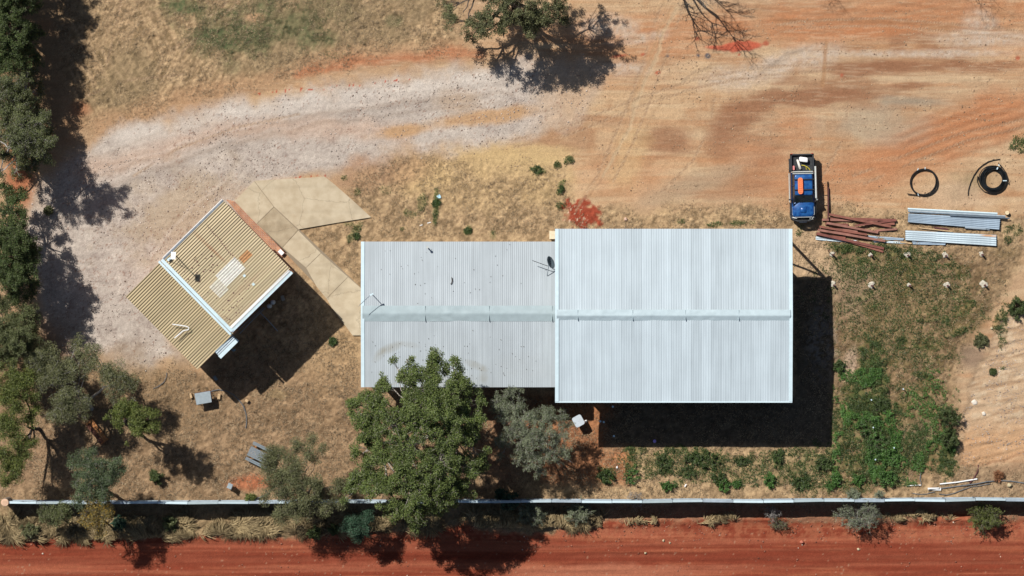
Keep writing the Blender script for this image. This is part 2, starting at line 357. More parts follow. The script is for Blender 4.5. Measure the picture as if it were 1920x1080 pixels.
mix((168, 140, 110), ell(U, V, 1590, 540, 50, 60, 0, .6, wr) * .6); mix((140, 116, 96), ell(U, V, 1822, 670, 22, 22, 0, .5, wr) * .7); mix((150, 124, 100), ell(U, V, 1730, 820, 36, 26, -30, .5, wr) * .6)
mix((200, 170, 140), ell(U, V, 1593, 683, 11, 34, 12, .5, wr) * .9)
mix((210, 176, 136), poly(U, V, [(1486, 430), (1530, 425), (1560, 470), (1580, 540), (1556, 520), (1486, 520)], 14) * .7)
mix((74, 70, 62), poly(U, V, [(1488, 520), (1558, 520), (1560, 836), (1050, 836), (1050, 700), (1488, 740)], 10) * .75)   # shed's cast shadow deepened by darkening the soil colour
mix((150, 142, 136), ell(U, V, 1540, 640, 26, 60, 0, .6, wr) * .5 * (nE > .45))
# upper-left green grass
w3 = (fbm(U / 30, V / 30, 4, 61) - .5) * 1.6
gg = np.maximum.reduce([ell(U, V, 430, 55, 75, 48, 15, .5, w3), ell(U, V, 540, 50, 80, 34, 20, .5, w3) * .8, ell(U, V, 350, 12, 60, 16, 0, .5, w3), ell(U, V, 620, 20, 60, 30, 0, .5, w3) * .4, ell(U, V, 740, 40, 20, 10, 0, .5, w3) * .6, ell(U, V, 430, 110, 24, 20, 0, .5, w3) * .5])
mix((96, 104, 66), gg * .75 * (.5 + gtint)); mix((206, 160, 116), ell(U, V, 480, 32, 16, 7, 0, .5, wr) * .8)
# orange verge of the gravel
ov = line(U, V + (nB - .5) * 30, [(190, 235), (330, 196), (470, 160), (600, 124), (720, 100), (860, 98), (960, 96)], 16, 20)
mix((190, 146, 104), ov * .7); mix((190, 112, 68), line(U, V + (nB - .5) * 26, [(560, 140), (680, 112), (800, 104), (900, 100)], 5, 12) * .7)
# gravel
gt = (vn(U / 2.6, V / 2.6, 71) - .5) * .6 + (nC - .5) * .6 + (nB - .5) * .7
C = C * (1 - grav[..., None]) + lin((192, 177, 163)) * grav[..., None]
mix((212, 198, 182), grav * ss(.0, .5, gt) * .8); mix((150, 132, 122), grav * ss(0, -.5, gt) * .7)
mix((220, 208, 194), grav * line(U, V + (nB - .5) * 30, [(230, 250), (420, 215), (560, 182), (720, 160), (900, 145)], 12, 26) * .6)
mix((158, 144, 132), grav * line(U, V + (nB - .5) * 24, [(200, 370), (300, 320), (430, 270), (560, 232), (760, 200), (880, 195)], 6, 18) * .45)
mix((200, 160, 130), grav * line(U, V + (nB - .5) * 30, [(150, 320), (260, 300), (420, 240), (620, 240), (760, 250)], 10, 24) * .5)
mix((196, 152, 104), grav * np.maximum(ell(U, V, 760, 245, 60, 12, -8, .5, wr), ell(U, V, 900, 220, 110, 14, -8, .5, wr)) * .9)
mix((172, 146, 108), grav * ell(U, V, 340, 400, 110, 60, -30, .6, w3) * .55); mix((188, 158, 126), grav * ell(U, V, 860, 190, 40, 22, 0, .6, wr) * .6)
for pts, k_ in [([(190, 330), (300, 292), (430, 250), (600, 215), (800, 185), (960, 175)], .28), ([(200, 350), (310, 312), (440, 268), (610, 232), (800, 205), (960, 196)], .24), ([(170, 300), (300, 250), (440, 224)], .2), ([(300, 470), (360, 400), (430, 340)], .3)]:
    mix((164, 140, 118), grav * line(U, V + (nB - .5) * 18, pts, 2, 5) * k_); mix((216, 200, 184), grav * line(U + 6, V + 6 + (nB - .5) * 18, pts, 1.5, 4) * k_)
mix((200, 164, 126), grav * ss(960, 1090, U + (nB - .5) * 90) * .85)
sp = (vn(U / 2.2, V / 2.2, 131) > .86) & (vn(U / 40, V / 40, 132) > .45); mix((140, 96, 74), grav * sp * .6)
# straw pale patches and yellow sand in front of the sheds
for a_ in [(800, 325, 62, 30, -5, .85), (930, 305, 100, 34, 5, .7), (1010, 290, 60, 20, 0, .5), (880, 365, 90, 30, 0, .35), (1010, 350, 50, 40, 0, .45)]:
    mix((208, 174, 118), ell(U, V, *a_[:5], 0.6, wr) * a_[5] * (1 - grav))
mix((178, 136, 100), ell(U, V, 730, 325, 90, 26, -15, 0.6, wr) * .6 * (1 - grav))
# fine dragged lines in the bare yard
dl = hl(U, V, -1, 90, 2.2, 3, 141); dl2 = hl(U, V, 3, 50, 1.8, 2, 142); yard = (1 - straw) * (1 - grav) * (1 - road)
tl = ss(300, 140, V) * .8 + .2; mix((168, 126, 90), yard * tl * ss(.55, .8, dl) * .42); mix((220, 190, 152), yard * tl * ss(.45, .2, dl2) * .3)
pk_ = (vn(U / 2.4, V / 2.4, 143) > .93) & (vn(U / 60, V / 60, 144) > .5); mix((120, 92, 72), yard * pk_ * .6)
# small marks
mix((164, 70, 42), ell(U, V, 1092, 405, 33, 26, 30, .22, (nC - .5) * 1.6)); mix((226, 190, 160), ell(U, V, 1078, 408, 22, 20, 0, .4) * (vn(U / 3, V / 3, 77) > .84))
verm = np.maximum(ell(U, V, 1388, 87, 38, 10, -5, .14, (nC - .5) * .5), ell(U, V, 1350, 90, 26, 4, 4, .3))
mix((204, 92, 60), verm * (.8 + .3 * nC))
for q in [(1206, 102, 5, 2.5), (1160, 105, 14, 2.5), (1233, 136, 5, 3), (1307, 72, 5, 4), (1437, 81, 6, 4), (1386, 102, 3, 2), (1578, 141, 3, 3), (1908, 109, 4, 4)]: mix((190, 104, 70), ell(U, V, q[0], q[1], q[2], q[3], -8, .4, (nC - .5)))
for q in [(1328, 105, 6, 5), (1309, 104, 3, 3), (1251, 105, 3, 2)]: mix((104, 98, 100), ell(U, V, q[0], q[1], q[2], q[3], 0, .4, (nC - .5)))
mix((190, 72, 40), line(U, V, [(480, 176), (560, 168), (640, 163), (690, 158), (770, 147)], 2.5, 3) * (vn(U / 4, V / 4, 78) > .76))
mix((186, 72, 42), line(U, V, [(545, 334), (612, 330)], 2, 3) * (vn(U / 4, V / 4, 79) > .6))
wl = (fbm(U / 20, V / 20, 3, 88) - .5) * 10
mix((176, 128, 84), line(U + wl * .3, V, [(1549, 80), (1543, 160)], 3, 3) * .7)
for pts, c_, k_ in [([(1262, 15), (1235, 60), (1222, 110), (1196, 160), (1180, 200), (1166, 250), (1120, 330), (1085, 380)], (176, 138, 98), .6), ([(1272, 15), (1245, 62), (1230, 112), (1206, 160), (1190, 200), (1176, 250), (1130, 330)], (222, 190, 146), .6),
                    ([(1240, 180), (1215, 235), (1190, 280)], (182, 146, 106), .35), ([(1415, 145), (1470, 104), (1515, 90)], (160, 140, 120), .5), ([(1280, 150), (1310, 132), (1335, 124)], (160, 134, 106), .5), ([(1440, 130), (1500, 95)], (166, 144, 120), .4), ([(1450, 40), (1550, 38), (1700, 44), (1800, 52), (1900, 58)], (170, 120, 78), .45), ([(1000, 75), (1100, 80), (1200, 70)], (180, 130, 86), .4)]:
    mix(c_, line(U + wl, V + wl * .6, pts, 2.2, 3) * k_)
arc = (np.sin((V + (U - 1700) * .35 + 8 * (nA * 4)) / 3.2) * .5 + .5) * poly(U, V, [(1680, 250), (1800, 200), (1930, 190), (1930, 260), (1800, 300), (1700, 300)], 24)
mix((174, 108, 64), arc * .5)
arc2 = (np.sin((V - U * .05 + 8 * (nA * 4)) / 2.6) * .5 + .5) * np.maximum(ell(U, V, 1680, 25, 240, 28, 0, .5), ell(U, V, 1400, 15, 60, 16, 0, .5)); mix((168, 112, 70), arc2 * .4)
mix((150, 132, 96), ell(U, V, 1820, 350, 40, 22, -10, .6, w3) * .6); mix((206, 172, 138), ell(U, V, 1800, 370, 70, 24, 0, .5, wr) * .5)
# sandy cut on the right
w4 = (nB - .5) * 30
sand = poly(U + w4, V + w4, [(1885, 590), (1850, 660), (1822, 700), (1806, 780), (1800, 840), (1800, 868), (1850, 872), (1940, 850), (2200, 800), (2200, 560), (1940, 585)], 7)
mix((204, 170, 132), sand); mix((222, 196, 160), sand * ss(.5, .7, nC) * .6); mix((176, 138, 100), sand * ss(.52, .75, hl(U, V, -14, 60, 5, 4, 91)) * .7); mix((206, 152, 100), sand * ss(830, 770, V) * 0 + sand * ss(770, 830, V) * .6)
mix((150, 104, 70), line(U + w4 * .4, V + w4 * .4, [(1802, 868), (1820, 874), (1850, 868), (1880, 862), (1930, 846)], 2, 4) * .5)
mix((150, 122, 96), poly(U, V, [(1800, 880), (1940, 860), (1940, 930), (1800, 935)], 12) * .5)
# orange soil between shed and fence
orr = poly(U + w4, V + w4, [(1000, 740), (1160, 752), (1128, 836), (1190, 845), (1175, 900), (1120, 915), (1000, 900), (960, 800)], 14)
mix((164, 106, 66), orr * .9); mix((196, 130, 80), orr * ss(.5, .75, gtint) * .5); mix((200, 132, 82), ell(U, V, 1168, 860, 14, 12, 0, .4, wr)); mix((176, 116, 72), ell(U, V, 1119, 775, 12, 60, 0, .5) * .8)
for a_ in [(455, 905, 36, 14, 0, .8), (495, 905, 20, 9, 0, .6), (35, 330, 26, 60, 0, .9), (30, 290, 20, 30, 0, .7), (150, 205, 20, 16, 0, .6)]: mix((188, 108, 66), ell(U, V, *a_[:5], .5, wr) * a_[5])
mix((150, 96, 64), ell(U, V, 950, 800, 50, 100, 0, .5, wr) * .5 * (1 - grav))
# under the trees at left
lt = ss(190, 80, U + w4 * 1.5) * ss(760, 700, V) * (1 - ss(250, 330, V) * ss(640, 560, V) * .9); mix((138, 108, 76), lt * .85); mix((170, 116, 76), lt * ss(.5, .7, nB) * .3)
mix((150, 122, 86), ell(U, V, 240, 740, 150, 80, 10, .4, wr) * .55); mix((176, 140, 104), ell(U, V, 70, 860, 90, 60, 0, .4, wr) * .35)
# green weeds
gr = green * (1 - grav)
mix((98, 112, 52), gr * .55 * (.6 + .6 * gtint)); mix((66, 88, 38), gr * ss(.6, .9, green) * .4)
# verge and road
vg = ss(940, 950, V) * (1 - road) * (1 - ss(1080, 1120, V))
mix((146, 122, 84), vg * .6 * (1 - .7 * ss(1000, 1250, U))); mix((150, 88, 62), vg * ss(980, 1250, U) * .7)
C = C * (1 - road[..., None]) + lin((146, 75, 56)) * road[..., None]
rs = hl(U, V, -.6, 300, 7, 4, 95); rs2 = hl(U, V, .4, 150, 3.2, 3, 96)
mix((140, 66, 48), road * ss(.5, .66, rs) * .7); mix((180, 108, 84), road * ss(.52, .34, rs) * .6); mix((186, 114, 84), road * ss(.56, .75, rs2) * .45)
mix((132, 62, 46), road * line(U, V, [(-200, 1052), (400, 1046), (1200, 1046), (2200, 1046)], 8, 9) * .6); mix((134, 64, 48), road * line(U, V, [(-200, 1018), (900, 1022), (1200, 1024), (2200, 1020)], 5, 9) * .4)
mix((186, 120, 96), road * ss(1054, 1068, V + (nB - .5) * 20) * ss(1420, 1200, U) * ss(900, 1000, U) * .7); mix((182, 116, 88), road * ss(1024, 1000, V + w4) * ss(.4, .6, gtint) * .5)
tread = (np.abs(((U + np.where(np.mod(V, 12) > 6, (V * 1.0), -(V * 1.0))) / 4.6) % 1 - .5) * 2)
trm = np.maximum(line(U, V, [(300, 1050), (1900, 1046)], 6, 5), line(U, V, [(900, 1041), (1900, 1036)], 4, 4))
mix((116, 54, 40), road * trm * ss(.5, .9, tread) * .4); mix((204, 176, 150), road * (vn(U / 3, V / 3, 98) > .94) * .35)
mix((196, 158, 118), far * .5)
def treads(pts, w, per=4.2):
    pts = np.asarray(pts, float); best = np.full(U.shape, 1e9); S_ = np.zeros(U.shape); Lc = 0; O_s = np.zeros(U.shape)
    for i in range(len(pts) - 1):
        ax, ay = pts[i]; ex, ey = pts[i + 1] - pts[i]; ll = math.hypot(ex, ey); t_ = np.clip(((U - ax) * ex + (V - ay) * ey) / ll ** 2, 0, 1)
        d_ = np.hypot(U - ax - t_ * ex, V - ay - t_ * ey); cr_ = ((U - ax) * ey - (V - ay) * ex) / ll; k = d_ < best; best = np.where(k, d_, best); S_ = np.where(k, Lc + t_ * ll, S_); O_s = np.where(k, cr_, O_s); Lc += ll
    m_ = 1 - ss(w * .8, w * 1.15, best); pat = np.abs(((S_ + np.abs(O_s) * .9) / per) % 1 - .5) * 2
    return m_ * ss(.35, .55, vn(S_ / 45, S_ * 0 + w, 151) * .7 + .3), pat
TR = []
for pts in ([(1240, 10), (1222, 60), (1205, 120), (1180, 190), (1150, 260), (1120, 330), (1080, 395)], [(1280, 15), (1262, 70), (1240, 130), (1215, 200), (1186, 270), (1150, 340)], [(1380, 62), (1500, 40), (1650, 34), (1800, 46), (1930, 60)], [(1380, 74), (1500, 53), (1650, 48), (1800, 60), (1930, 76)],
            [(1600, 330), (1700, 290), (1800, 250), (1930, 222)], [(1620, 345), (1715, 303), (1810, 264), (1930, 236)], [(960, 262), (1060, 240), (1180, 190), (1300, 150), (1420, 128), (1560, 118)], [(965, 276), (1065, 254), (1188, 204), (1306, 164), (1424, 142), (1560, 131)], [(1340, 180), (1330, 240), (1300, 300), (1240, 360)], [(1590, 190), (1585, 250), (1560, 300), (1535, 340)],
            [(250, 330), (330, 280), (440, 240), (560, 214)], [(200, 120), (215, 60), (230, -10)], [(330, 90), (370, 50), (420, 10), (450, -20)], [(344, 96), (384, 56), (434, 16), (470, -20)], [(160, 180), (240, 150), (340, 140)]):
    m_, p_ = treads(pts, 2.6); TR.append((m_, p_)); mix((170, 134, 100), m_ * .35); mix((120, 92, 68), m_ * ss(.55, .9, p_) * .35); mix((226, 200, 164), m_ * ss(.45, .1, p_) * .25)
# grain at the size of clods and tufts
fine = (vn(U / 2.4, V / 2.4, 101) - .5) * .36 + (vn(U / 5.3, V / 5.3, 102) - .5) * .22 + (vn(U / 1.3, V / 1.3, 104) - .5) * .16
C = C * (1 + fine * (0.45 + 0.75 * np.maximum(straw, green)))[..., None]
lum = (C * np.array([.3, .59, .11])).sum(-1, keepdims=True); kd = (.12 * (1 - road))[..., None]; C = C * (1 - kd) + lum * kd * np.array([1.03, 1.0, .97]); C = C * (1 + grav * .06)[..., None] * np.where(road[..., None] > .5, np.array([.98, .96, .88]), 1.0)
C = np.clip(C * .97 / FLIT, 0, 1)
# relief in metres
Z = (fbm(GX / 9, GY / 9, 3, 111) - .5) * .16
Z += straw * (1 - grav) * ((vn(GX / .32, GY / .32, 112) - .5) * .10 + (vn(GX / .17, GY / .17, 113) - .5) * .085 + (fbm(GX / 1.1, GY / 1.1, 2, 114) - .5) * .10)
Z += green * ((vn(GX / .35, GY / .35, 115)) * .12)
Z += (1 - straw) * ((hl(U, V, -2, 60, 5, 3, 116) - .5) * .05 + (vn(GX / .2, GY / .2, 117) - .5) * .012)
Z += grav * ((vn(GX / .16, GY / .16, 118) - .5) * .02 + (fbm(GX / .9, GY / .9, 3, 119) - .5) * .06)
Z += road * ((hl(U, V, 0, 260, 6, 3, 120) - .5) * .12 + trm * (tread - .5) * .03)
ridge = line(U + wl, V + wl * .6, [(1268, 15), (1240, 60), (1226, 110), (1201, 160), (1185, 200), (1171, 250), (1125, 330), (1090, 380)], 1.5, 5); Z += ridge * .05
Z += arc * .035 + arc2 * .03 + ell(U, V, 1092, 405, 33, 26, 30, .3, (nC - .5) * 1.6) * (.05 + .10 * nC) - sand * .10 * 1 + sand * (hl(U, V, -14, 60, 6, 3, 121) - .5) * .16
Z += verm * .04
for m_, p_ in TR: Z += m_ * (-.025 + .035 * p_)
bern = line(U, V + w4 * .5, [(-200, 1003), (300, 1004), (700, 994), (1200, 978), (1900, 968), (2300, 966)], 4, 14); Z += bern * .16 * (1 - grav) + bern * (nC - .5) * .2
# keep it level under buildings and slabs
flat = np.zeros(U.shape)
for pl in [[(660, 440), (1500, 420), (1500, 760), (660, 740)], [(225, 560), (415, 365), (560, 513), (375, 705)], [(436, 376), (476, 332), (620, 326), (705, 408), (570, 436), (690, 535), (690, 640), (655, 640), (590, 545), (478, 424)], [(1478, 282), (1530, 282), (1530, 422), (1478, 422)]]:
    flat = np.maximum(flat, poly(U, V, pl, 10))
Z = Z * (1 - flat) - 0.02 * flat
Z = Z * (1 - far) - far * .05 - 0.03
gm = D.materials.new("soil"); gm.use_nodes = True; t = gm.node_tree; b = t.nodes['Principled BSDF']; b.inputs['Roughness'].default_value = 0.95; b.inputs['Specular IOR Level'].default_value = 0.1
at = t.nodes.new('ShaderNodeAttribute'); at.attribute_name = 'earth'
ge = t.nodes.new('ShaderNodeNewGeometry'); n1 = t.nodes.new('ShaderNodeTexNoise'); n1.inputs['Scale'].default_value = 14; n1.inputs['Detail'].default_value = 5; n1.inputs['Roughness'].default_value = 0.7
t.links.new(ge.outputs['Position'], n1.inputs['Vector'])
mr = t.nodes.new('ShaderNodeMapRange'); mr.inputs[1].default_value = .3; mr.inputs[2].default_value = .7; mr.inputs[3].default_value = .72; mr.inputs[4].default_value = 1.28; t.links.new(n1.outputs[0], mr.inputs[0])
vo = t.nodes.new('ShaderNodeTexVoronoi'); vo.inputs['Scale'].default_value = 7; t.links.new(ge.outputs['Position'], vo.inputs['Vector'])
peb = t.nodes.new('ShaderNodeMath'); peb.operation = 'LESS_THAN'; peb.inputs[1].default_value = .18; t.links.new(vo.outputs['Distance'], peb.inputs[0])
cs = t.nodes.new('ShaderNodeSeparateColor'); t.links.new(vo.outputs['Color'], cs.inputs[0])
pk = t.nodes.new('ShaderNodeMapRange'); pk.inputs[1].default_value = 0; pk.inputs[2].default_value = 1; pk.inputs[3].default_value = -.3; pk.inputs[4].default_value = .28; t.links.new(cs.outputs[0], pk.inputs[0])
pm = t.nodes.new('ShaderNodeMath'); pm.operation = 'MULTIPLY_ADD'; t.links.new(peb.outputs[0], pm.inputs[0]); t.links.new(pk.outputs[0], pm.inputs[1]); t.links.new(mr.outputs[0], pm.inputs[2])
hs = t.nodes.new('ShaderNodeHueSaturation'); t.links.new(at.outputs['Color'], hs.inputs['Color']); t.links.new(pm.outputs[0], hs.inputs['Value']); t.links.new(hs.outputs[0], b.inputs['Base Color'])
bp = t.nodes.new('ShaderNodeBump'); bp.inputs['Strength'].default_value = .9; bp.inputs['Distance'].default_value = .05; t.links.new(n1.outputs[0], bp.inputs['Height']); t.links.new(bp.outputs[0], b.inputs['Normal'])
idx = np.arange(NX * NY).reshape(NY, NX)
quads = np.stack([idx[:-1, :-1], idx[:-1, 1:], idx[1:, 1:], idx[1:, :-1]], -1).reshape(-1, 4)
def cavg(a): return ((a[:-1, :-1] + a[1:, 1:]) / 2).ravel()
isroad = cavg(road) > .5; isgrav = (cavg(grav) > .5) & ~isroad
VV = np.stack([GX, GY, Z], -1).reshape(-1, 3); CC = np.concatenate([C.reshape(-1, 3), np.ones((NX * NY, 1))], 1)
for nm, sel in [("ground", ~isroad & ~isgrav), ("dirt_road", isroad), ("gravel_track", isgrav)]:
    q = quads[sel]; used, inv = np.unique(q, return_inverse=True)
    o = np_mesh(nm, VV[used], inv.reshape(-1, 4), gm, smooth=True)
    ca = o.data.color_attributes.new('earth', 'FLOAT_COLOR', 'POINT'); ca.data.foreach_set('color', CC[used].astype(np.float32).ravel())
    tag(o, kind='structure')
o = None
def gz(x, y):
    i = int(np.clip(np.searchsorted(gx, x), 1, NX - 1)); j = int(np.clip(np.searchsorted(gy, y), 1, NY - 1))
    return float(Z[j, i])
def gzs(x, y):
    i = np.clip(np.searchsorted(gx, x), 1, NX - 1); j = np.clip(np.searchsorted(gy, y), 1, NY - 1)
    return Z[j, i]
# ------------------------------------------------------------ shared materials
M = {}
M['roof_new'] = roofmat('zincalume', alb(196, 209, 216) * .97, .762, (1, 0), .075)
M['roof_old'] = roofmat('zincalume_weathered', alb(187, 196, 201) * .97, .762, (1, 0), .05, stains=[
    (X(735), Y(651), 1.3, .42, 22, .65), (X(715), Y(664), .8, .4, 50, .5), (X(772), Y(645), .9, .3, -10, .35), (X(893), Y(683), 1.1, .35, -22, .6), (X(908), Y(700), .4, .9, 0, .5), (X(866), Y(725), 3.6, 1.2, 0, .25), (X(800), Y(708), 3.0, 1.2, 0, .3), (X(975), Y(690), 2.6, 1.6, 0, .15)], staincol=(.26, .255, .22))
M['cream_roof'] = None
M['cap'] = mat('flashing', alb(192, 209, 215), .4, 0, .05, 3)
M['cap_shade'] = mat('flashing_weathered', alb(176, 192, 196), .45, 0, .06, 2)
M['trim'] = mat('trim_white', alb(215, 235, 242), .4, 0, .04, 3)
M['white'] = mat('white_paint', (.78, .78, .77), .5, 0, .05, 5)
M['shedwall'] = mat('shed_wall', (.30, .33, .34), .5, 0, .08, 2)
M['rust'] = mat('red_oxide_steel', (.20, .075, .05), .8, 0, .3, 3, .3, col2=(.29, .13, .085))
M['rustdark'] = mat('brown_steel', (.10, .035, .035), .7, 0, .2, 5)
M['galv'] = mat('galvanised', alb(172, 186, 196), .4, .1, .12, 2.5)
M['galvdark'] = mat('galvanised_dull', alb(120, 134, 146), .45, .1, .2, 3)
M['brick'] = None
M['concrete'] = mat('concrete', alb(204, 189, 156), .9, 0, .0, 1.6, .4, 14, col2=alb(190, 173, 140), detail=12)
M['concrete_dark'] = mat('concrete_dirty', alb(186, 169, 136), .9, 0, 0, .9, .4, 14, col2=alb(160, 142, 112), detail=9)
M['concrete_white'] = mat('footing_concrete', (.46, .42, .34), .9, 0, .25, 8, .6, 20)
M['timber'] = mat('timber', (.46, .32, .18), .8, 0, .2, 9)
M['timber_orange'] = mat('timber_orange', (.40, .17, .06), .7, 0, .3, 6)
M['black'] = mat('black_plastic', (.012, .014, .016), .35, 0, .2, 5)
M['greyplastic'] = mat('grey_plastic', (.13, .14, .15), .5, 0, .15, 6)
M['dark'] = mat('dark_metal', (.03, .032, .036), .5)
M['glass'] = mat('dark_glass', (.012, .02, .025), .08, 0, spec=.6)
M['blue'] = mat('blue_paint', (.005, .045, .19), .28, .1, 0, 4.5, col2=(.02, .11, .31), spec=.5)
M['bluedark'] = mat('navy_paint', (.008, .022, .07), .35, .1, .2, 4, spec=.5)
M['chrome'] = mat('alloy', (.62, .64, .60), .35, .4, .08, 5)
M['tyre'] = mat('rubber', (.018, .018, .018), .85)
M['orange'] = mat('orange_plastic', (.75, .20, .08), .5, 0, .15, 12)
M['yellow'] = mat('yellow_rope', (.6, .5, .06), .7)
M['red'] = mat('red_plastic', (.5, .04, .03), .5)
M['tubfloor'] = mat('ute_liner', (.035, .037, .04), .7, 0, .3, 12)
M['bluegrey'] = mat('weathered_grey_boards', alb(132, 142, 148), .7, 0, .12, 8)
M['sheet_blue'] = mat('dull_sheet', alb(158, 170, 176), .5, 0, .08, 4)
M['bark_pale'] = mat('pale_bark', (.42, .38, .33), .8, 0, .3, 3)
M['bark_grey'] = mat('grey_bark', (.20, .17, .14), .9, 0, .3, 4)
M['bark_dark'] = mat('dark_bark', (.075, .06, .05), .9, 0, .3, 4)
M['twig_grey'] = mat('grey_twigs', (.30, .28, .26), .9, 0, .25, 4)
M['glassblue'] = mat('gas_bottle_paint', (.45, .5, .55), .4)
L_ = {}
L_['gum'] = leafmat('gum_leaves', (.048, .080, .016), (.150, .200, .052), .22)
L_['gum2'] = leafmat('gum_leaves_top', (.045, .075, .018), (.165, .205, .055), .2)
L_['wattle'] = leafmat('grey_green_leaves', (.052, .070, .021), (.17, .185, .078), .2)
L_['dark'] = leafmat('dark_green_leaves', (.034, .058, .016), (.105, .135, .042), .2)
L_['olive'] = leafmat('olive_leaves', (.075, .088, .034), (.19, .19, .088), .2)
L_['bright'] = leafmat('yellow_green_leaves', (.06, .09, .018), (.18, .20, .05), .25)
L_['blue'] = leafmat('blue_green_leaves', (.036, .060, .026), (.12, .155, .07), .2)
L_['yellow'] = leafmat('yellowing_leaves', (.09, .075, .02), (.25, .20, .07), .2, c2=(.40, .24, .02), pos2=.86)
L_['grey'] = leafmat('silver_leaves', (.09, .11, .06), (.24, .27, .16), .15)
L_['weed'] = leafmat('weed_leaves', (.030, .055, .014), (.085, .125, .034), .2)
L_['weed2'] = leafmat('weed_leaves_bright', (.036, .088, .018), (.095, .195, .040), .2)
L_['dryred'] = leafmat('red_dead_leaves', (.18, .07, .03), (.34, .16, .07), .1)
L_['straw'] = leafmat('straw', (.16, .115, .055), (.38, .29, .155), .1, .8)
L_['straw2'] = leafmat('short_dry_grass', (.15, .105, .06), (.44, .33, .20), .1, .8)
L_['teal'] = leafmat('dark_teal_leaves', (.020, .055, .030), (.055, .11, .06), .2)

def _conc(name, c0, c1):
    m = D.materials.new(name); m.use_nodes = True; t = m.node_tree; b = t.nodes['Principled BSDF']; N = t.nodes.new; Lk = t.links.new
    b.inputs['Roughness'].default_value = .92; g = N('ShaderNodeNewGeometry')
    n = N('ShaderNodeTexNoise'); n.inputs['Scale'].default_value = 1.1; n.inputs['Detail'].default_value = 11; n.inputs['Roughness'].default_value = .68; Lk(g.outputs['Position'], n.inputs['Vector'])
    r = N('ShaderNodeValToRGB'); r.color_ramp.elements[0].position = .36; r.color_ramp.elements[1].position = .62; r.color_ramp.elements[0].color = (*c1, 1); r.color_ramp.elements[1].color = (*c0, 1)
    Lk(n.outputs[0], r.inputs[0])
    n2 = N('ShaderNodeTexNoise'); n2.inputs['Scale'].default_value = .35; n2.inputs['Detail'].default_value = 8; Lk(g.outputs['Position'], n2.inputs['Vector'])
    st = N('ShaderNodeMapRange'); st.inputs[1].default_value = .52; st.inputs[2].default_value = .66; st.inputs[4].default_value = .55; Lk(n2.outputs[0], st.inputs[0])
    mx = N('ShaderNodeMix'); mx.data_type = 'RGBA'; Lk(st.outputs[0], mx.inputs[0]); Lk(r.outputs[0], mx.inputs[6]); mx.inputs[7].default_value = (*[c * .72 for c in c1], 1)
    w = N('ShaderNodeTexWave'); w.wave_type = 'RINGS'; w.inputs['Scale'].default_value = .16; w.inputs['Distortion'].default_value = 1.5; mp = N('ShaderNodeMapping'); mp.inputs['Location'].default_value = (22, 3, 0); Lk(g.outputs['Position'], mp.inputs[0]); Lk(mp.outputs[0], w.inputs['Vector'])
    ws = N('ShaderNodeMapRange'); ws.inputs[1].default_value = .93; ws.inputs[2].default_value = 1.0; ws.inputs[4].default_value = .10; Lk(w.outputs['Fac'], ws.inputs[0])
    m2 = N('ShaderNodeMix'); m2.data_type = 'RGBA'; Lk(ws.outputs[0], m2.inputs[0]); Lk(mx.outputs[2], m2.inputs[6]); m2.inputs[7].default_value = (.16, .13, .09, 1)
    v = N('ShaderNodeTexVoronoi'); v.feature = 'DISTANCE_TO_EDGE'; v.inputs['Scale'].default_value = .32; dd = N('ShaderNodeVectorMath'); dd.operation = 'ADD'; sc_ = N('ShaderNodeVectorMath'); sc_.operation = 'SCALE'; sc_.inputs['Scale'].default_value = .9
    Lk(n.outputs['Color'], sc_.inputs[0]); Lk(g.outputs['Position'], dd.inputs[0]); Lk(sc_.outputs[0], dd.inputs[1]); Lk(dd.outputs[0], v.inputs['Vector'])
    cr = N('ShaderNodeMapRange'); cr.inputs[1].default_value = .012; cr.inputs[2].default_value = .0; cr.inputs[4].default_value = .4; Lk(v.outputs['Distance'], cr.inputs[0])
    m3 = N('ShaderNodeMix'); m3.data_type = 'RGBA'; Lk(cr.outputs[0], m3.inputs[0]); Lk(m2.outputs[2], m3.inputs[6]); m3.inputs[7].default_value = (.10, .08, .055, 1)
    Lk(m3.outputs[2], b.inputs['Base Color']); return m
M['concrete'] = _conc('concrete', alb(208, 192, 164), alb(190, 172, 143)); M['concrete_dark'] = _conc('concrete_dirty', alb(192, 175, 147), alb(164, 146, 118))
def _brick():
    m = D.materials.new('brick'); m.use_nodes = True; t = m.node_tree; b = t.nodes['Principled BSDF']; b.inputs['Roughness'].default_value = .9
    g = t.nodes.new('ShaderNodeNewGeometry'); mp = t.nodes.new('ShaderNodeMapping'); mp.inputs['Rotation'].default_value = (0, 0, R(45))
    br = t.nodes.new('ShaderNodeTexBrick'); br.inputs['Scale'].default_value = 1; br.inputs['Brick Width'].default_value = .24; br.inputs['Row Height'].default_value = .12; br.inputs['Mortar Size'].default_value = .012
    br.inputs['Color1'].default_value = (.40, .17, .08, 1); br.inputs['Color2'].default_value = (.30, .13, .08, 1); br.inputs['Mortar'].default_value = (.36, .28, .2, 1)
    n = t.nodes.new('ShaderNodeTexNoise'); n.inputs['Scale'].default_value = 2; h = t.nodes.new('ShaderNodeHueSaturation')
    t.links.new(g.outputs['Position'], mp.inputs[0]); t.links.new(mp.outputs[0], br.inputs['Vector']); t.links.new(br.outputs[0], h.inputs['Color'])
    t.links.new(g.outputs['Position'], n.inputs['Vector']); mr = t.nodes.new('ShaderNodeMapRange'); mr.inputs[3].default_value = .6; mr.inputs[4].default_value = 1.5; t.links.new(n.outputs[0], mr.inputs[0]); t.links.new(mr.outputs[0], h.inputs['Value'])
    t.links.new(h.outputs[0], b.inputs['Base Color']); return m
M['brick'] = _brick()

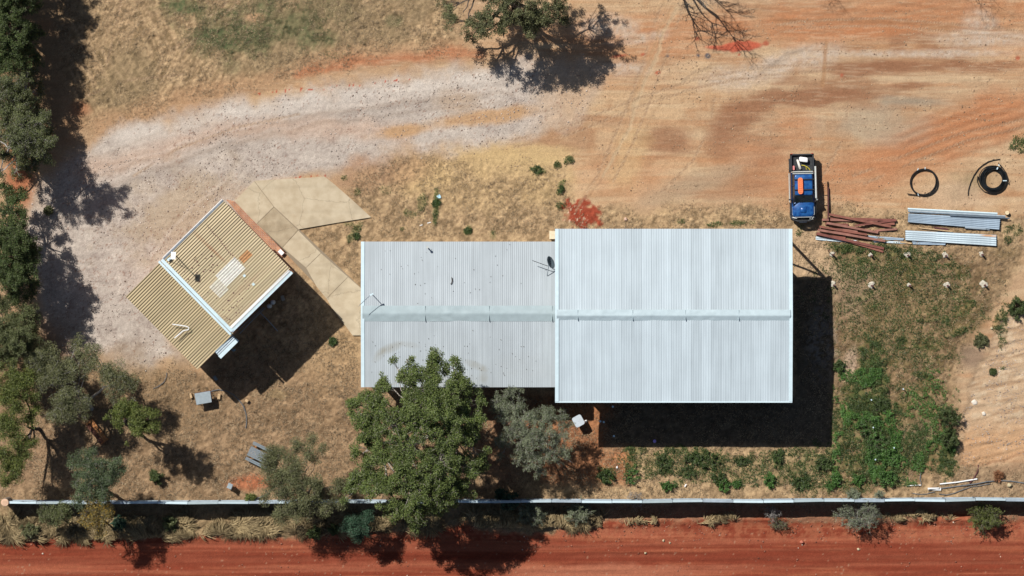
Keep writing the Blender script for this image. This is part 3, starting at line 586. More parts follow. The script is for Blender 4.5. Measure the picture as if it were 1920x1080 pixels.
# ------------------------------------------------------------ sheds
def corrugated(x0, x1, pitch, amp, ysA, ysB, zA, zB, name, m, parent, per=4, ny=8, seed=3):
    """sinusoidal sheeting between y=ysA (height zA) and y=ysB (height zB), ribs running along y"""
    n = int(round((x1 - x0) / pitch)) * per; xs = np.linspace(x0, x1, n + 1); ph = np.arange(n + 1) % per
    prof = np.where(ph < per / 2, amp, 0.0) if per == 4 else amp * .5 * (1 + np.cos(2 * np.pi * ph / per))
    tt = np.linspace(0, 1, ny + 1)
    V_ = []
    for t_ in tt:
        y = ysA + (ysB - ysA) * t_; z = zA + (zB - zA) * t_
        wob = (vn(xs / 1.9, np.full_like(xs, t_ * 5), seed) - .5) * .012
        V_.append(np.stack([xs, np.full_like(xs, y), z + prof + wob], -1))
    top = np.concatenate(V_); m_ = n + 1
    i = np.arange(m_ * (ny + 1)).reshape(ny + 1, m_)
    f = np.stack([i[:-1, :-1], i[:-1, 1:], i[1:, 1:], i[1:, :-1]], -1).reshape(-1, 4)
    if (ysB - ysA) < 0: f = f[:, ::-1]
    return np_mesh(name, top, f, m, parent)
def ridgecap(x0, x1, y0, ym, y1, zr, drop0, drop1, name, parent, seg=4.2, seed=5, m=None, dents=()):
    """bent metal capping with small dents"""
    xs = np.arange(x0, x1 + .01, .12); ys = np.concatenate([np.linspace(y0, ym, 7), np.linspace(ym, y1, 7)[1:]])
    GXx, GYy = np.meshgrid(xs, ys)
    zz = np.where(GYy >= ym, zr - drop0 * (GYy - ym) / (y0 - ym), zr - drop1 * (ym - GYy) / (ym - y1))
    w = (fbm(GXx / 1.1, GYy / .5, 3, seed) - .5)
    damp = ss(.46, .62, fbm(GXx / 2.6, GYy / 3, 2, seed + 2))
    zz = zz + w * .085 * damp + (fbm(GXx / .5, GYy / .4, 2, seed + 4) - .5) * .014
    i = np.arange(GXx.size).reshape(GXx.shape); f = np.stack([i[:-1, :-1], i[1:, :-1], i[1:, 1:], i[:-1, 1:]], -1).reshape(-1, 4)
    return np_mesh(name, np.stack([GXx, GYy, zz], -1).reshape(-1, 3), f, m or M['cap'], parent, smooth=True)
def kx(px, z): return X(px) * (1 - z / HC)
def ky(py, z): return Y(py) * (1 - z / HC)

def big_shed():
    z = 6.0; zr = 6.42
    t = empty('large_shed', 'largest building, tall shed with pale blue grey gable roof beside the blue pickup', 'shed')
    x0, x1 = kx(1041, z), kx(1485.5, z); yn, ys, yr = ky(429, z), ky(753, z), ky(592, zr)
    corrugated(x0 + .25, x1 - .22, .1905, .011, yr, yn, zr, z, 'north_roof', M['roof_new'], t, seed=31)
    corrugated(x0 + .25, x1 - .22, .1905, .011, yr, ys, zr, z, 'south_roof', M['roof_new'], t, seed=37)
    rc = ridgecap(x0 + .1, x1 - .15, ky(580.5, zr), ky(592, zr), ky(601.5, zr), zr + .17, .08, .20, 'ridge_cap', t, seed=5)
    for px in (1083, 1186, 1285, 1385):
        mb = MB(); mb.box((kx(px, zr), ky(591, zr), zr + .115), (.02, .8, .10)); mb.build('cap_joint', M['cap'], rc)
    for nm, xx, w in (('barge_flashing', x0 + .13, .28), ('barge_flashing', x1 - .12, .25)):
        mb = MB(); mb.prism([(xx - w / 2, ys), (xx + w / 2, ys), (xx + w / 2, yr), (xx + w / 2, yn), (xx - w / 2, yn), (xx - w / 2, yr)], [z - .12, z - .12, zr - .12, z - .12, z - .12, zr - .12], [z + .06, z + .06, zr + .07, z + .06, z + .06, zr + .07])
        mb.build(nm, M['trim'], t)
    mb = MB(); mb.box(((x0 + x1) / 2, ys - .03, z - .05), (x1 - x0, .1, .16)); mb.build('gutter', M['trim'], t)
    # walls: north, west (part), east (part); the south side is open between posts
    wm = M['shedwall']; wx0, wx1 = x0 + .62, x1 - .68; wn_, ws_ = yn - .12, ys + .2
    cy_ = ky(482, 2)
    mb = MB(); mb.box(((wx0 + wx1 - 2.2) / 2, wn_ - .05, 2.95), (wx1 - wx0 - 2.2, .1, 5.9)); mb.build('north_wall', wm, t)
    mb = MB(); mb.box((wx1, (cy_ + ws_) / 2, 2.95), (.1, cy_ - ws_, 5.9)); mb.build('east_wall', wm, t)
    mb = MB(); yw = ky(700, 3); mb.box((wx0, (wn_ + yw) / 2, 2.95), (.1, wn_ - yw, 5.9)); mb.build('west_wall', wm, t)
    mb = MB(); mb.box(((wx0 + wx1) / 2, yw, 2.95), (wx1 - wx0, .1, 5.9)); mb.build('back_wall', wm, t)
    for px, py in ((1468, 432), (1250, 745), (1357, 745), (1465, 745)):
        mb = MB(); mb.box((kx(px, 3), ky(py, 3), 2.95), (.16, .16, 5.9)); mb.build('post', M['rustdark'], t)
    mb = MB(); a = (kx(1468, 3), ky(432, 3), 5.75); b = (kx(1468, 3), ky(484, 3), .15)
    mb.tube([a, b], .075, 6); mb.build('brace', M['rustdark'], t)
    mb = MB(); mb.box((kx(1468, 3), ky(457, 3), 5.7), (.12, ky(432, 3) - ky(482, 3), .2)); mb.build('eave_beam', M['rustdark'], t)
    mb = MB(); mb.box(((wx0 + wx1) / 2, (wn_ + yw) / 2, .05), (wx1 - wx0, wn_ - yw, .1)); mb.build('floor_slab', M['concrete_dark'], t)
    rebase(t, ((x0 + x1) / 2, (yn + ys) / 2, 0))
big_shed()
def small_shed():
    z = 4.45; zr = 4.75
    t = empty('low_shed', 'lower long shed with weathered grey corrugated roof under the big green gum tree', 'shed')
    x0, x1 = kx(677, z), kx(1052, z); yn, ys, yr = ky(453, z), ky(726, z), ky(588, zr)
    corrugated(x0 + .25, x1, .152, .017, yr, yn, zr, z, 'north_roof', M['roof_old'], t, seed=41)
    corrugated(x0 + .25, x1, .152, .017, yr, ys, zr, z, 'south_roof', M['roof_old'], t, seed=47)
    rc = ridgecap(x0 + .12, x1 - .3, ky(573, zr), ky(588, zr), ky(602.5, zr), zr + .16, .08, .17, 'ridge_cap', t, seed=9, m=M['cap_shade'])
    for px in (797, 917, 1035):
        mb = MB(); mb.box((kx(px, zr), ky(588, zr), zr + .105), (.02, 1.2, .10)); mb.build('cap_joint', M['cap_shade'], rc)
    mb = MB(); w = .27; xx = x0 + .13
    mb.prism([(xx - w / 2, ys), (xx + w / 2, ys), (xx + w / 2, yr), (xx + w / 2, yn), (xx - w / 2, yn), (xx - w / 2, yr)], [z - .12, z - .12, zr - .12, z - .12, z - .12, zr - .12], [z + .06, z + .06, zr + .07, z + .06, z + .06, zr + .07])
    mb.build('barge_flashing', M['trim'], t)
    wm = M['shedwall']; a, b, c_, d = x0 + .1, x1 - .3, yn - .08, ys + 1.4
    mb = MB(); mb.box(((a + b) / 2, c_ - .05, 2.2), (b - a, .1, 4.4)); mb.build('north_wall', wm, t)
    mb = MB(); mb.box((a + .05, (c_ + d) / 2, 2.2), (.1, c_ - d - .2, 4.4)); mb.build('west_wall', wm, t)
    mb = MB(); mb.box(((a + b) / 2, d, 2.2), (b - a, .1, 4.4)); mb.build('south_wall', wm, t)
    for px in (690, 780, 870, 960, 1045):
        mb = MB(); mb.box((kx(px, 3), ky(722, 3), 2.15), (.1, .1, 4.3)); mb.build('post', M['galvdark'], t)
    mb = MB(); mb.box(((a + b) / 2, (c_ + d) / 2 - .7, .05), (b - a - .3, c_ - d + 1.0, .09)); mb.build('floor_slab', M['concrete_dark'], t)
    rnd = random.Random(12); mb = MB()
    for i in range(150):
        px = rnd.triangular(680, 1035, 800); py = rnd.triangular(606, 722, 700) if rnd.random() < .75 else rnd.uniform(456, 570)
        f_ = abs(py - 588) / 137; mb.box((kx(px, 4.6), ky(py, 4.6), 4.75 - .3 * f_ + .04), (rnd.uniform(.03, .10), rnd.uniform(.02, .04), .012), rnd.uniform(0, 3))
    tag(mb.build('leaf_litter', M['bark_dark'], t), kind='stuff')
    rebase(t, ((x0 + x1) / 2, (yn + ys) / 2, 0))
small_shed()

# ------------------------------------------------------------ brick house with cream ribbed roofs, turned 45 degrees
def local_frame(z):
    o = np.array(P(303, 488, z)[:2]); a = np.array(P(418, 375, z)[:2]); c = np.array(P(435.5, 617.5, z)[:2])
    u = (a - o) / np.linalg.norm(a - o); v = np.array([u[1], -u[0]])
    return o, u, v, np.linalg.norm(a - o), np.dot(c - o, v)
O_, U_, V_, LU, LV = local_frame(6.4)
def W(u, v, z): p = O_ + U_ * u + V_ * v; return (p[0], p[1], z)
def ribbed(u0, u1, v0, v1, z_at, name, m, parent, pitch=.2, h=.066, lift=0.0, phase=0.0):
    """trapezoidal ribs running along u"""
    vs = [];
    k0 = math.floor((v0 - phase) / pitch) - 1; p = []
    while phase + k0 * pitch < v1 + pitch:
        b = phase + k0 * pitch
        p += [(b, 0), (b + pitch * .62, 0), (b + pitch * .68, h), (b + pitch * .94, h)]; k0 += 1
    p = [q for q in p if v0 <= q[0] <= v1]; n = len(p)
    for uu in (u0, u1): vs += [W(uu, q[0], z_at(uu, q[0]) + q[1] + lift) for q in p]
    f = np.array([(i, i + 1, n + i + 1, n + i) for i in range(n - 1)])
    return np_mesh(name, np.array(vs), f, m, parent)
def house():
    t = empty('brick_house', 'brick house set at an angle, cream ribbed roofs on two levels, white gutters', 'house')
    crm = roofmat('cream_sheeting', alb(200, 182, 147), .8, (U_[1] * 1.0, -U_[0] * 1.0), .05, .6, stains=[(X(395), Y(455), 2.4, .2, -43, .5), (X(418), Y(478), 1.6, .15, -43, .5), (X(470), Y(535), 2.6, .3, 40, .3), (X(425), Y(600), .8, .4, 40, .35)], staincol=(.30, .17, .09))
    zt = lambda u, v: 6.4 + .12 * (u / LU)
    main = ribbed(0.05, LU, .12, LV - .2, zt, 'upper_roof', crm, t)
    ribbed(2.1, 4.15, 3.62, 4.95, lambda u, v: zt(u, v) + .012, 'white_roof_sheet', mat('faded_white_patch', (.60, .58, .53), .6, 0, .12, 5), t)
    ribbed(.95 + .2, 2.1, 4.0, 4.95 + .35, lambda u, v: zt(u, v) + .012, 'white_roof_sheet', mat('faded_white_sheet', (.52, .48, .40), .6, 0, .12, 5), t)
    ribbed(4.3, 5.25, 4.0, 4.6, lambda u, v: zt(u, v) + .012, 'rusty_roof_sheet', mat('rusty_sheet', (.42, .22, .10), .8, 0, .2, 4), t)
    lo = -4.05
    zl = lambda u, v: 4.5 + .55 * ((u - lo) / -lo)
    crm2 = roofmat('cream_sheeting_low', alb(186, 168, 132), .8, (U_[1], -U_[0]), .05, .6)
    ribbed(lo, -.1, -.08, LV + .28, zl, 'lower_roof', crm2, t)
    # gutters, flashings
    def strip(u0, u1, v0, v1, z0, z1, name, m):
        mb = MB(); mb.prism([W(u0, v0, 0)[:2], W(u1, v0, 0)[:2], W(u1, v1, 0)[:2], W(u0, v1, 0)[:2]], z0, z1); return mb.build(name, m, t)
    strip(-.30, -.13, -.1, LV + .2, 6.1, 6.34, 'gutter', M['trim']); strip(-.07, .17, -.02, LV + .1, 6.2, 6.51, 'parapet_capping', M['trim'])
    strip(.17, LU - .15, LV - .26, LV - .08, 6.3, 6.52, 'parapet_capping', M['white']); strip(.0, LU - .1, LV - .05, LV + .19, 6.15, 6.44, 'gutter', M['trim'])
    strip(0, LU, -.02, .10, 6.28, 6.49, 'barge_flashing', M['galvdark']); strip(.2, LU, -.10, -.05, 6.3, 6.51, 'barge_flashing', M['white'])
    # lean-to
    zs = lambda u, v: 4.92 - .12 * (v - LV)
    ribbed(-2.1, -.22, LV + .1, LV + .62, zs, 'porch_roof', M['galv'], t, pitch=.17, h=.05)
    strip(-2.15, -.2, LV + .62, LV + .93, 4.74, 4.86, 'porch_gutter', M['trim'])
    # walls
    bw = M['brick']
    strip(.12, LU - .2, .12, LV - .05, 0, 6.15, 'brick_wall', bw)
    strip(lo + .3, .10, .14, LV + .12, 0, 4.35, 'brick_wall', bw)
    for uu in (1.2, 4.3):
        w = strip(uu, uu + 1.3, LV - .045, LV + .01, 3.9, 5.2, 'window', M['glass'])
    # rust spots and fixings scattered on the roof
    rnd = random.Random(4); mb = MB()
    for i in range(20): mb.box(W(4.4 - i * .02 + rnd.uniform(-.05, .05), .55 + i * .2, 6.53), (.09, .09, .03), .7)
    for i in range(70):
        u = rnd.uniform(.3, 3.6); v = rnd.uniform(1.5, LV - .5); s_ = rnd.uniform(.05, .10)
        if (1.0 < u < 4.2 and 3.6 < v < 5.3): continue
        mb.box(W(u, v, 6.50), (s_, s_, .03), rnd.random())
    tag(mb.build('roof_fixings', M['rustdark'], t), kind='stuff')
    for px, py in ((458, 517), (475, 533)):
        mb = MB(); c_ = P(px, py, 6.55); mb.box(c_, (.2, .2, .12), .7); mb.build('roof_vent', M['trim'], t)
    mb = MB(); mb.box(W(5.75, LV + .0, 3), (.12, .12, .1)); 
    cx, cy, _ = P(400, 560, 0); rebase(t, (cx, cy, 0))
house()
# conduit on the low roof
mb = MB(); mb.tube([P(*q, 5.12) for q in ((323, 608), (338, 610), (350, 612), (354, 614), (353.5, 618), (343, 620.5), (338, 625), (327, 634))], .045, 6)
tag(mb.build('plastic_conduit', M['white']), 'bent white plastic conduit lying on the lower cream roof', 'conduit')
# solar panel on a stayed mast
def mast_panel():
    t = empty('roof_mast', 'white panel on a stayed mast at the corner of the upper cream roof', 'mast')
    b = P(331, 481, 6.45); zt = 9.2
    top = (b[0], b[1], zt)
    mb = MB(); mb.tube([b, top], .04, 6); mb.build('mast_pole', M['dark'], t)
    mb = MB(); mb.box((top[0], top[1] + .05, zt + .05), (.36, .56, .04), -.08, .1); mb.build('panel', M['white'], t)
    for q in ((316, 488), (322, 470), (340, 498)):
        mb = MB(); mb.tube([P(*q, 6.5), (b[0], b[1], 8.1)], .018, 5); mb.build('stay', M['dark'], t)
    mb = MB(); mb.box(P(317, 486, 6.6), (.3, .2, .15), .7); mb.build('bracket', M['trim'], t)
    rebase(t, b)
mast_panel()
def yagi():
    t = empty('tv_antenna', 'thin television antenna on a short mast on the low grey shed roof', 'antenna')
    b = P(698, 552, 4.6); zt = 6.1
    mb = MB(); mb.tube([b, (b[0], b[1], zt)], .03, 6); mb.build('mast_pole', M['dark'], t)
    a = P(696, 552, zt); e = P(674, 572.5, zt); mb = MB(); mb.tube([a, e], .022, 5)
    for i in range(9):
        f_ = i / 8; c_ = np.array(a) * (1 - f_) + np.array(e) * f_; mb.tube([c_ + np.array([.12, .14, 0]), c_ - np.array([.12, .14, 0])], .006, 4)
    mb.build('boom', M['galvdark'], t)
    mb = MB(); mb.box((b[0], b[1], zt), (.3, .12, .08), .5); mb.build('head', M['trim'], t)
    rebase(t, b)
yagi()
mb = MB(); p = P(801.5, 464, 4.5); mb.tube([p, (p[0], p[1], 5.05)], .05, 8); mb.tube([(p[0], p[1], 5.05), (p[0], p[1], 5.1)], .10, 8)
tag(mb.build('vent_pipe', M['chrome']), 'short capped vent pipe on the north slope of the low grey shed roof', 'pipe')
mb = MB(); mb.tube([P(847, 520, 4.72), P(848, 527, 4.72), P(846, 532, 4.72)], .035, 5); mb.tube([P(848, 528, 4.72), P(845, 533, 4.72)], .03, 5)
tag(mb.build('fallen_twig', M['bark_dark']), 'small dark twig lying on the low grey shed roof', 'twig')
def dish():
    t = empty('satellite_dish', 'dark oval satellite dish on a tripod at the east end of the low shed roof', 'satellite dish')
    c_ = Vector(P(1032, 492, 5.6)); n = Vector((.80, .36, .48)).normalized()
    mb = MB(); rings = []; a = n.orthogonal().normalized(); b = n.cross(a)
    for rr, d in ((.02, -.10), (.2, -.08), (.36, -.03), (.48, .05), (.50, .05), (.37, -.06), (.2, -.11), (.02, -.13)):
        rings.append([tuple(c_ + (a * math.cos(q) + b * math.sin(q)) * rr + n * d) for q in np.linspace(0, 2 * math.pi, 21)[:-1]])
    mb.loft(rings); mb.build('dish', mat('dish_grey', (.10, .13, .15), .4), t, True)
    mb = MB(); tip = c_ + n * .5 + Vector((-.1, 0, -.15)); mb.tube([c_ - n * .1, c_ + Vector((-.2, -.28, -.3)), P(998, 488.5, 5.3)], .025, 5); mb.build('feed_arm', M['dark'], t)
    for q in ((1026, 517), (1036, 503), (1030, 499)):
        mb = MB(); mb.tube([P(*q, 4.65), tuple(c_ - n * .12)], .025, 5); mb.build('leg', M['galvdark'], t)
    rebase(t, P(1032, 505, 4.6))
dish()
mb = MB(); mb.box(P(1036.5, 440.5, .22), (.5, .6, .42)); mb.box(P(1036.5, 440.5, .45), (.54, .64, .05))
tag(mb.build('meter_box', mat('cream_box', (.62, .52, .36), .7, 0, .1, 5)), 'cream box against the wall where the two sheds meet', 'box')
# ------------------------------------------------------------ paths
sl = [([(477, 339), (545, 335), (609, 331), (630, 348), (664, 378), (696, 407.5), (630, 418), (560, 430), (513.6, 387.2)], 'concrete'),
      ([(440, 377), (476.3, 339.6), (513, 387.8), (481, 419.5), (460, 398)], 'concrete'), ([(481.6, 420), (513.4, 388.6), (558.5, 431.5), (529.5, 463.5)], 'concrete_dark'),
      ([(530, 464), (559.2, 432.2), (601.5, 474.5), (573.5, 501.5)], 'concrete'), ([(574, 502), (602, 475), (652, 519), (612, 560), (594, 538)], 'concrete'), ([(612.4, 560.5), (652.4, 519.5), (700, 560), (700, 629), (661, 629), (622, 577)], 'concrete')]
mb = MB(); mb2 = MB()
for pl, mm in sl:
    q = np.array([P(a, b, .1)[:2] for a, b in pl]); c_ = q.mean(0); d_ = q - c_; q = c_ + d_ * (1 - .003 / np.linalg.norm(d_, axis=1, keepdims=True)); (mb if mm == 'concrete' else mb2).prism([tuple(p) for p in q], -.1, .10)
mj = MB(); mj.prism([P(a, b, .1)[:2] for a, b in ((442, 377), (478, 341), (560, 429), (690, 552), (690, 627), (662, 627), (595, 537))], -.08, .07); tag(mj.build('path_joints', mat('joint_filler', (.24, .19, .13), .9)), kind='structure')
tag(mb.build('concrete_path', M['concrete']), kind='structure'); tag(mb2.build('concrete_path', M['concrete_dark']), kind='structure')
mb = MB(); mb.prism([P(a, b, .05)[:2] for a, b in ((424, 374), (440, 377.5), (528, 464.5), (538, 474), (520, 490))], -.1, .07)
tag(mb.build('brick_paving', M['brick']), kind='structure')
mb = MB(); mb.box(P(527, 473, .2), (.42, .30, .22), -.8); tag(mb.build('concrete_block', M['white']), 'pale concrete block at the end of the brick paving beside the house', 'block')

# ------------------------------------------------------------ fence
def fence():
    t = empty('metal_fence', 'long pale corrugated metal fence between the yard and the red dirt road', 'fence')
    h = 2.18; x0 = X(18); x1 = X(2140)
    def yy(x): return (np.interp(x * PXM + 960, [0, 960, 1920, 2200], [Y(943.2), Y(941.5), Y(937.6), Y(936.5)]) + (fbm(x / 3.1, x * 0 + .5, 2, 501) - .5) * .13) * (1 - h / HC)
    n = 0; x = x0
    while x < x1:
        xe = min(x + 2.35, x1); xs = np.linspace(x - .02, xe + .03, 52); ph = np.arange(len(xs)) % 4; off = np.array([.022, .022, -.022, -.022])[ph]
        ys_ = yy(xs) + off; top = h + (.02 if n % 2 else 0)
        v_ = np.concatenate([np.stack([xs, ys_, np.full_like(xs, -.15)], -1), np.stack([xs, ys_, np.full_like(xs, top)], -1)])
        k = len(xs); f = np.array([(i, i + 1, k + i + 1, k + i) for i in range(k - 1)])
        np_mesh('fence_sheet', v_, f, M['galv'], t)
        mb = MB(); ym = float(yy(np.array([(x + xe) / 2]))[0]); mb.box(((x + xe) / 2, ym + .015, top + .0), (xe - x - .03, .17, .05), math.atan2(float(yy(np.array([xe]))[0] - yy(np.array([x]))[0]), xe - x)); mb.build('capping', M[['trim', 'galv', 'cap_shade', 'trim', 'cap'][(n * 7) % 5]], t)
        mb = MB(); mb.box((x, ym + .1, h / 2 - .03), (.07, .07, h - .05)); mb.build('fence_post', M['galvdark'], t)
        x = xe; n += 1
    for z_ in (.4, 1.95):
        mb = MB()
        for i in range(20):
            a = x0 + (x1 - x0) * i / 20; b = x0 + (x1 - x0) * (i + 1) / 20
            ya, yb = float(yy(np.array([a]))[0]) + .07, float(yy(np.array([b]))[0]) + .07
            mb.prism([(a, ya - .03), (b, yb - .03), (b, yb + .05), (a, ya + .05)], z_, z_ + .06)
        mb.build('rail', M['galv'], t)
    rebase(t, (x0, float(yy(np.array([x0]))[0]), 0))
fence()
mb = MB(); p = P(9, 942, 2.3); mb.tube([(p[0], p[1], -.2), (p[0], p[1], 2.3)], .31, 20); t_ = empty('timber_post', 'thick round timber corner post at the left end of the metal fence', 'post')
mb.build('post_shaft', M['bark_grey'], t_); mb = MB(); mb.tube([(p[0], p[1], 2.301), (p[0], p[1], 2.32)], .29, 20); mb.build('sawn_top', mat('sawn_timber', (.55, .36, .24), .8, 0, .2, 5), t_); rebase(t_, (p[0], p[1], 0))

# ------------------------------------------------------------ the pickup
def rr(x0, x1, y0, y1, z, r, n=4):
    o = []
    for cx, cy, a0 in ((x1 - r, y1 - r, 0), (x0 + r, y1 - r, 90), (x0 + r, y0 + r, 180), (x1 - r, y0 + r, 270)):
        for k in range(n + 1):
            a = R(a0 + 90 * k / n); o.append((cx + r * math.cos(a), cy + r * math.sin(a), z))
    return o
def ute():
    t = empty('pickup_truck', 'blue dual cab pickup with roof rack and open loaded tray, parked on dirt', 'pickup')
    bd, bl, bk = M['bluedark'], M['blue'], M['dark']
    mb = MB(); mb.loft([rr(-.80, .80, -2.35, 2.55, .42, .2), rr(-.90, .90, -2.35, 2.6, .55, .22), rr(-.93, .93, -2.3, 2.6, .88, .22)], True); mb.loft([rr(-.93, .93, -2.3, 1.28, .86, .2), rr(-.90, .90, -2.25, 1.26, 1.12, .2)], True); mb.build('body', bd, t, True)
    mb = MB(); mb.loft([rr(-.86, .86, 1.28, 2.6, .6, .1), rr(-.88, .88, 1.28, 2.62, 1.2, .1)], True); 
    # tray walls
    mb = MB()
    mb.box((-.86, 1.95, .98), (.12, 1.36, .46)); mb.box((.86, 1.95, .98), (.12, 1.36, .46)); mb.box((0, 2.58, .98), (1.84, .10, .46)); mb.box((0, 1.3, .98), (1.8, .06, .46)); mb.build('tray_walls', bk, t)
    mb = MB(); mb.box((0, 1.95, .93), (1.6, 1.2, .03))
    for i in range(9): mb.box((-.6 + i * .15, 1.95, .95), (.04, 1.15, .02))
    mb.build('tray_floor', M['tubfloor'], t)
    # bonnet
    mb = MB(); mb.loft([rr(-.88, .88, -2.32, -1.05, 1.02, .28), rr(-.84, .84, -2.26, -1.05, 1.14, .26), rr(-.74, .74, -2.12, -1.08, 1.19, .24)], True); bo = mb.build('bonnet', bl, t, True)
    mb = MB(); mb.loft([rr(-.24, .26, -1.95, -1.52, 1.18, .05), rr(-.20, .22, -1.92, -1.55, 1.25, .05)], True); mb.build('bonnet_scoop', bl, bo, True)
    # cabin
    mb = MB(); mb.loft([rr(-.84, .86, -1.28, 1.22, 1.08, .12), rr(-.66, .72, -.60, 1.00, 1.76, .14)], True); mb.build('windows', M['glass'], t)
    mb = MB(); mb.loft([rr(-.665, .725, -.62, 1.02, 1.74, .14), rr(-.66, .72, -.6, 1.0, 1.81, .14), rr(-.58, .64, -.52, .92, 1.845, .12)], True); mb.build('cab_roof', bl, t, True)
    for a, b in (((-.84, -1.22, 1.1), (-.66, -.56, 1.77)), ((.86, -1.22, 1.1), (.72, -.56, 1.77)), ((-.85, .15, 1.1), (-.67, .15, 1.77)), ((.87, .15, 1.1), (.73, .15, 1.77)), ((-.83, 1.16, 1.1), (-.64, .97, 1.77)), ((.85, 1.16, 1.1), (.70, .97, 1.77))):
        mb = MB(); mb.tube([a, b], .045, 5); mb.build('pillar', bd, t)
    for sx in (-1, 1):
        for yy_ in (1.75, -1.68):
            mb = MB(); mb.tube([(sx * .70, yy_, .40), (sx * .97, yy_, .40)], .40, 20); w = mb.build('wheel', M['tyre'], t)
            mb = MB(); mb.tube([(sx * .93, yy_, .40), (sx * .98, yy_, .40)], .22, 12); mb.build('rim', M['chrome'], w)
            mb = MB(); rg = []
            for q in np.linspace(0, math.pi, 9): rg.append((math.cos(q), math.sin(q)))
            for i in range(8):
                (c0, s0), (c1, s1) = rg[i], rg[i + 1]
                mb.prism([(sx * .80, yy_ + min(c0, c1) * .54), (sx * 1.02, yy_ + min(c0, c1) * .54), (sx * 1.02, yy_ + max(c0, c1) * .54), (sx * .80, yy_ + max(c0, c1) * .54)], .40 + min(s0, s1) * .5, .46 + max(s0, s1) * .52)
            mb.build('wheel_flare', bk, t)
        mb = MB(); mb.tube([(sx * .99, -1.1, .5), (sx * .99, 1.15, .5)], .045, 6); mb.build('side_step', M['chrome'], t)
        mb = MB(); mb.loft([rr(sx * 1.03 - .10, sx * 1.03 + .10, -.98, -.86, 1.12, .03), rr(sx * 1.03 - .10, sx * 1.03 + .10, -.98, -.86, 1.3, .03)]); mb.build('mirror', bk, t)
        mb = MB(); mb.box((sx * .66, -2.32, .95), (.36, .1, .16), sx * .25); mb.build('headlight', mat('headlight', (.6, .62, .6), .15), t)
        mb = MB(); mb.box((sx * .8, 2.645, .95), (.14, .04, .3)); mb.build('tail_light', M['red'], t)
    # bull bar, winch, light bar
    mb = MB(); mb.tube([(-.96, -1.95, .75), (-.93, -2.3, .85), (-.6, -2.58, .9), (0, -2.66, .9), (.6, -2.58, .9), (.93, -2.3, .85), (.96, -1.95, .75)], .085, 8)
    mb.tube([(-.7, -2.5, 1.05), (-.45, -2.6, 1.15), (.45, -2.6, 1.15), (.7, -2.5, 1.05)], .05, 8); mb.tube([(-.96, -2.0, .7), (0, -2.55, .6), (.96, -2.0, .7)], .12, 6); mb.loft([rr(-.94, .94, -2.56, -2.1, .38, .2), rr(-.9, .9, -2.56, -2.1, .86, .2)], True); bb = mb.build('bull_bar', bk, t, True)
    mb = MB(); mb.box((-.05, -2.66, .98), (.6, .1, .14)); mb.build('light_bar', M['chrome'], bb)
    mb = MB(); 
    for i in range(4): mb.box((.42 + i * .1, -2.58 + i * .045, 1.08), (.05, .09, .05), .5)
    mb.build('spotlight', M['chrome'], bb)
    mb = MB(); mb.tube([(-.84, -1.5, 1.1), (-.84, -2.1, 1.1), (-.6, -2.3, 1.1), (.6, -2.3, 1.1), (.86, -2.1, 1.1), (.86, -1.5, 1.1)], .03, 6); mb.build('bonnet_trim', M['chrome'], t)
    # rack, awning, sports bar, snorkel
    for yy_ in (.62, -.18):
        mb = MB(); mb.tube([(-.72, yy_, 1.95), (.92, yy_, 1.95)], .035, 6)
        for xx in (-.64, .66): mb.tube([(xx, yy_, 1.8), (xx, yy_, 1.95)], .025, 5)
        mb.build('roof_rack_bar', bk, t)
    mb = MB(); mb.tube([(.96, 1.62, 1.95), (.97, -.85, 1.95)], .075, 8); mb.tube([(.97, -.85, 1.95), (1.02, -1.02, 1.9), (1.10, -.94, 1.9)], .03, 6); mb.build('awning_tube', M['chrome'], t)
    mb = MB(); mb.tube([(-.86, 1.22, 1.1), (-.72, 1.22, 1.66), (.76, 1.22, 1.66), (.88, 1.22, 1.1)], .045, 8); mb.tube([(-.80, 1.08, 1.66), (.80, 1.08, 1.66)], .04, 8); mb.build('sports_bar', M['chrome'], t)
    mb = MB(); mb.tube([(-.72, -1.5, 1.1), (-.74, -1.25, 1.3), (-.66, -.62, 1.88), (-.62, -.66, 2.0)], .05, 6); mb.build('snorkel', bk, t)
    mb = MB(); mb.tube([(-.3, -.75, 1.6), (-.15, -.95, 1.42), (-.1, -1.15, 1.28)], .02, 4); mb.build('wiper', bk, t)
    t.location = (X(1503), Y(352.5), 0.02); t.rotation_euler = (0, 0, R(1.3))
    return t
U0 = ute()
def onute(x, y, z):
    a = R(1.3); return (U0.location[0] + x * math.cos(a) - y * math.sin(a), U0.location[1] + x * math.sin(a) + y * math.cos(a), z)
def cargo(name, mb, m, label, cat, smooth=False):
    a = R(1.3); ox, oy = U0.location[0], U0.location[1]
    mb.v = [(ox + p[0] * math.cos(a) - p[1] * math.sin(a), oy + p[0] * math.sin(a) + p[1] * math.cos(a), p[2]) for p in mb.v]
    return tag(mb.build(name, m, None, smooth), label, cat)
mb = MB(); mb.loft([rr(-.43, -.05, -.52, .76, 1.99, .17), rr(-.43, -.05, -.52, .76, 2.06, .17)])
for i in range(7): mb.box((-.24, -.35 + i * .16, 2.075), (.26, .06, .03))
cargo('recovery_boards', mb, M['orange'], 'orange plastic recovery boards strapped on the roof rack of the blue pickup', 'recovery boards')
mb = MB(); mb.loft([rr(-.22, .44, 2.0, 2.38, .96, .1), rr(-.22, .44, 2.0, 2.38, 1.3, .1), rr(-.18, .40, 2.04, 2.34, 1.34, .08)]); mb.v = [(p[0] + .0, p[1] - (p[0]) * .15, p[2]) for p in mb.v]; cargo('cool_box', mb, M['white'], 'white cool box with rounded corners in the tray of the pickup', 'cool box', True)
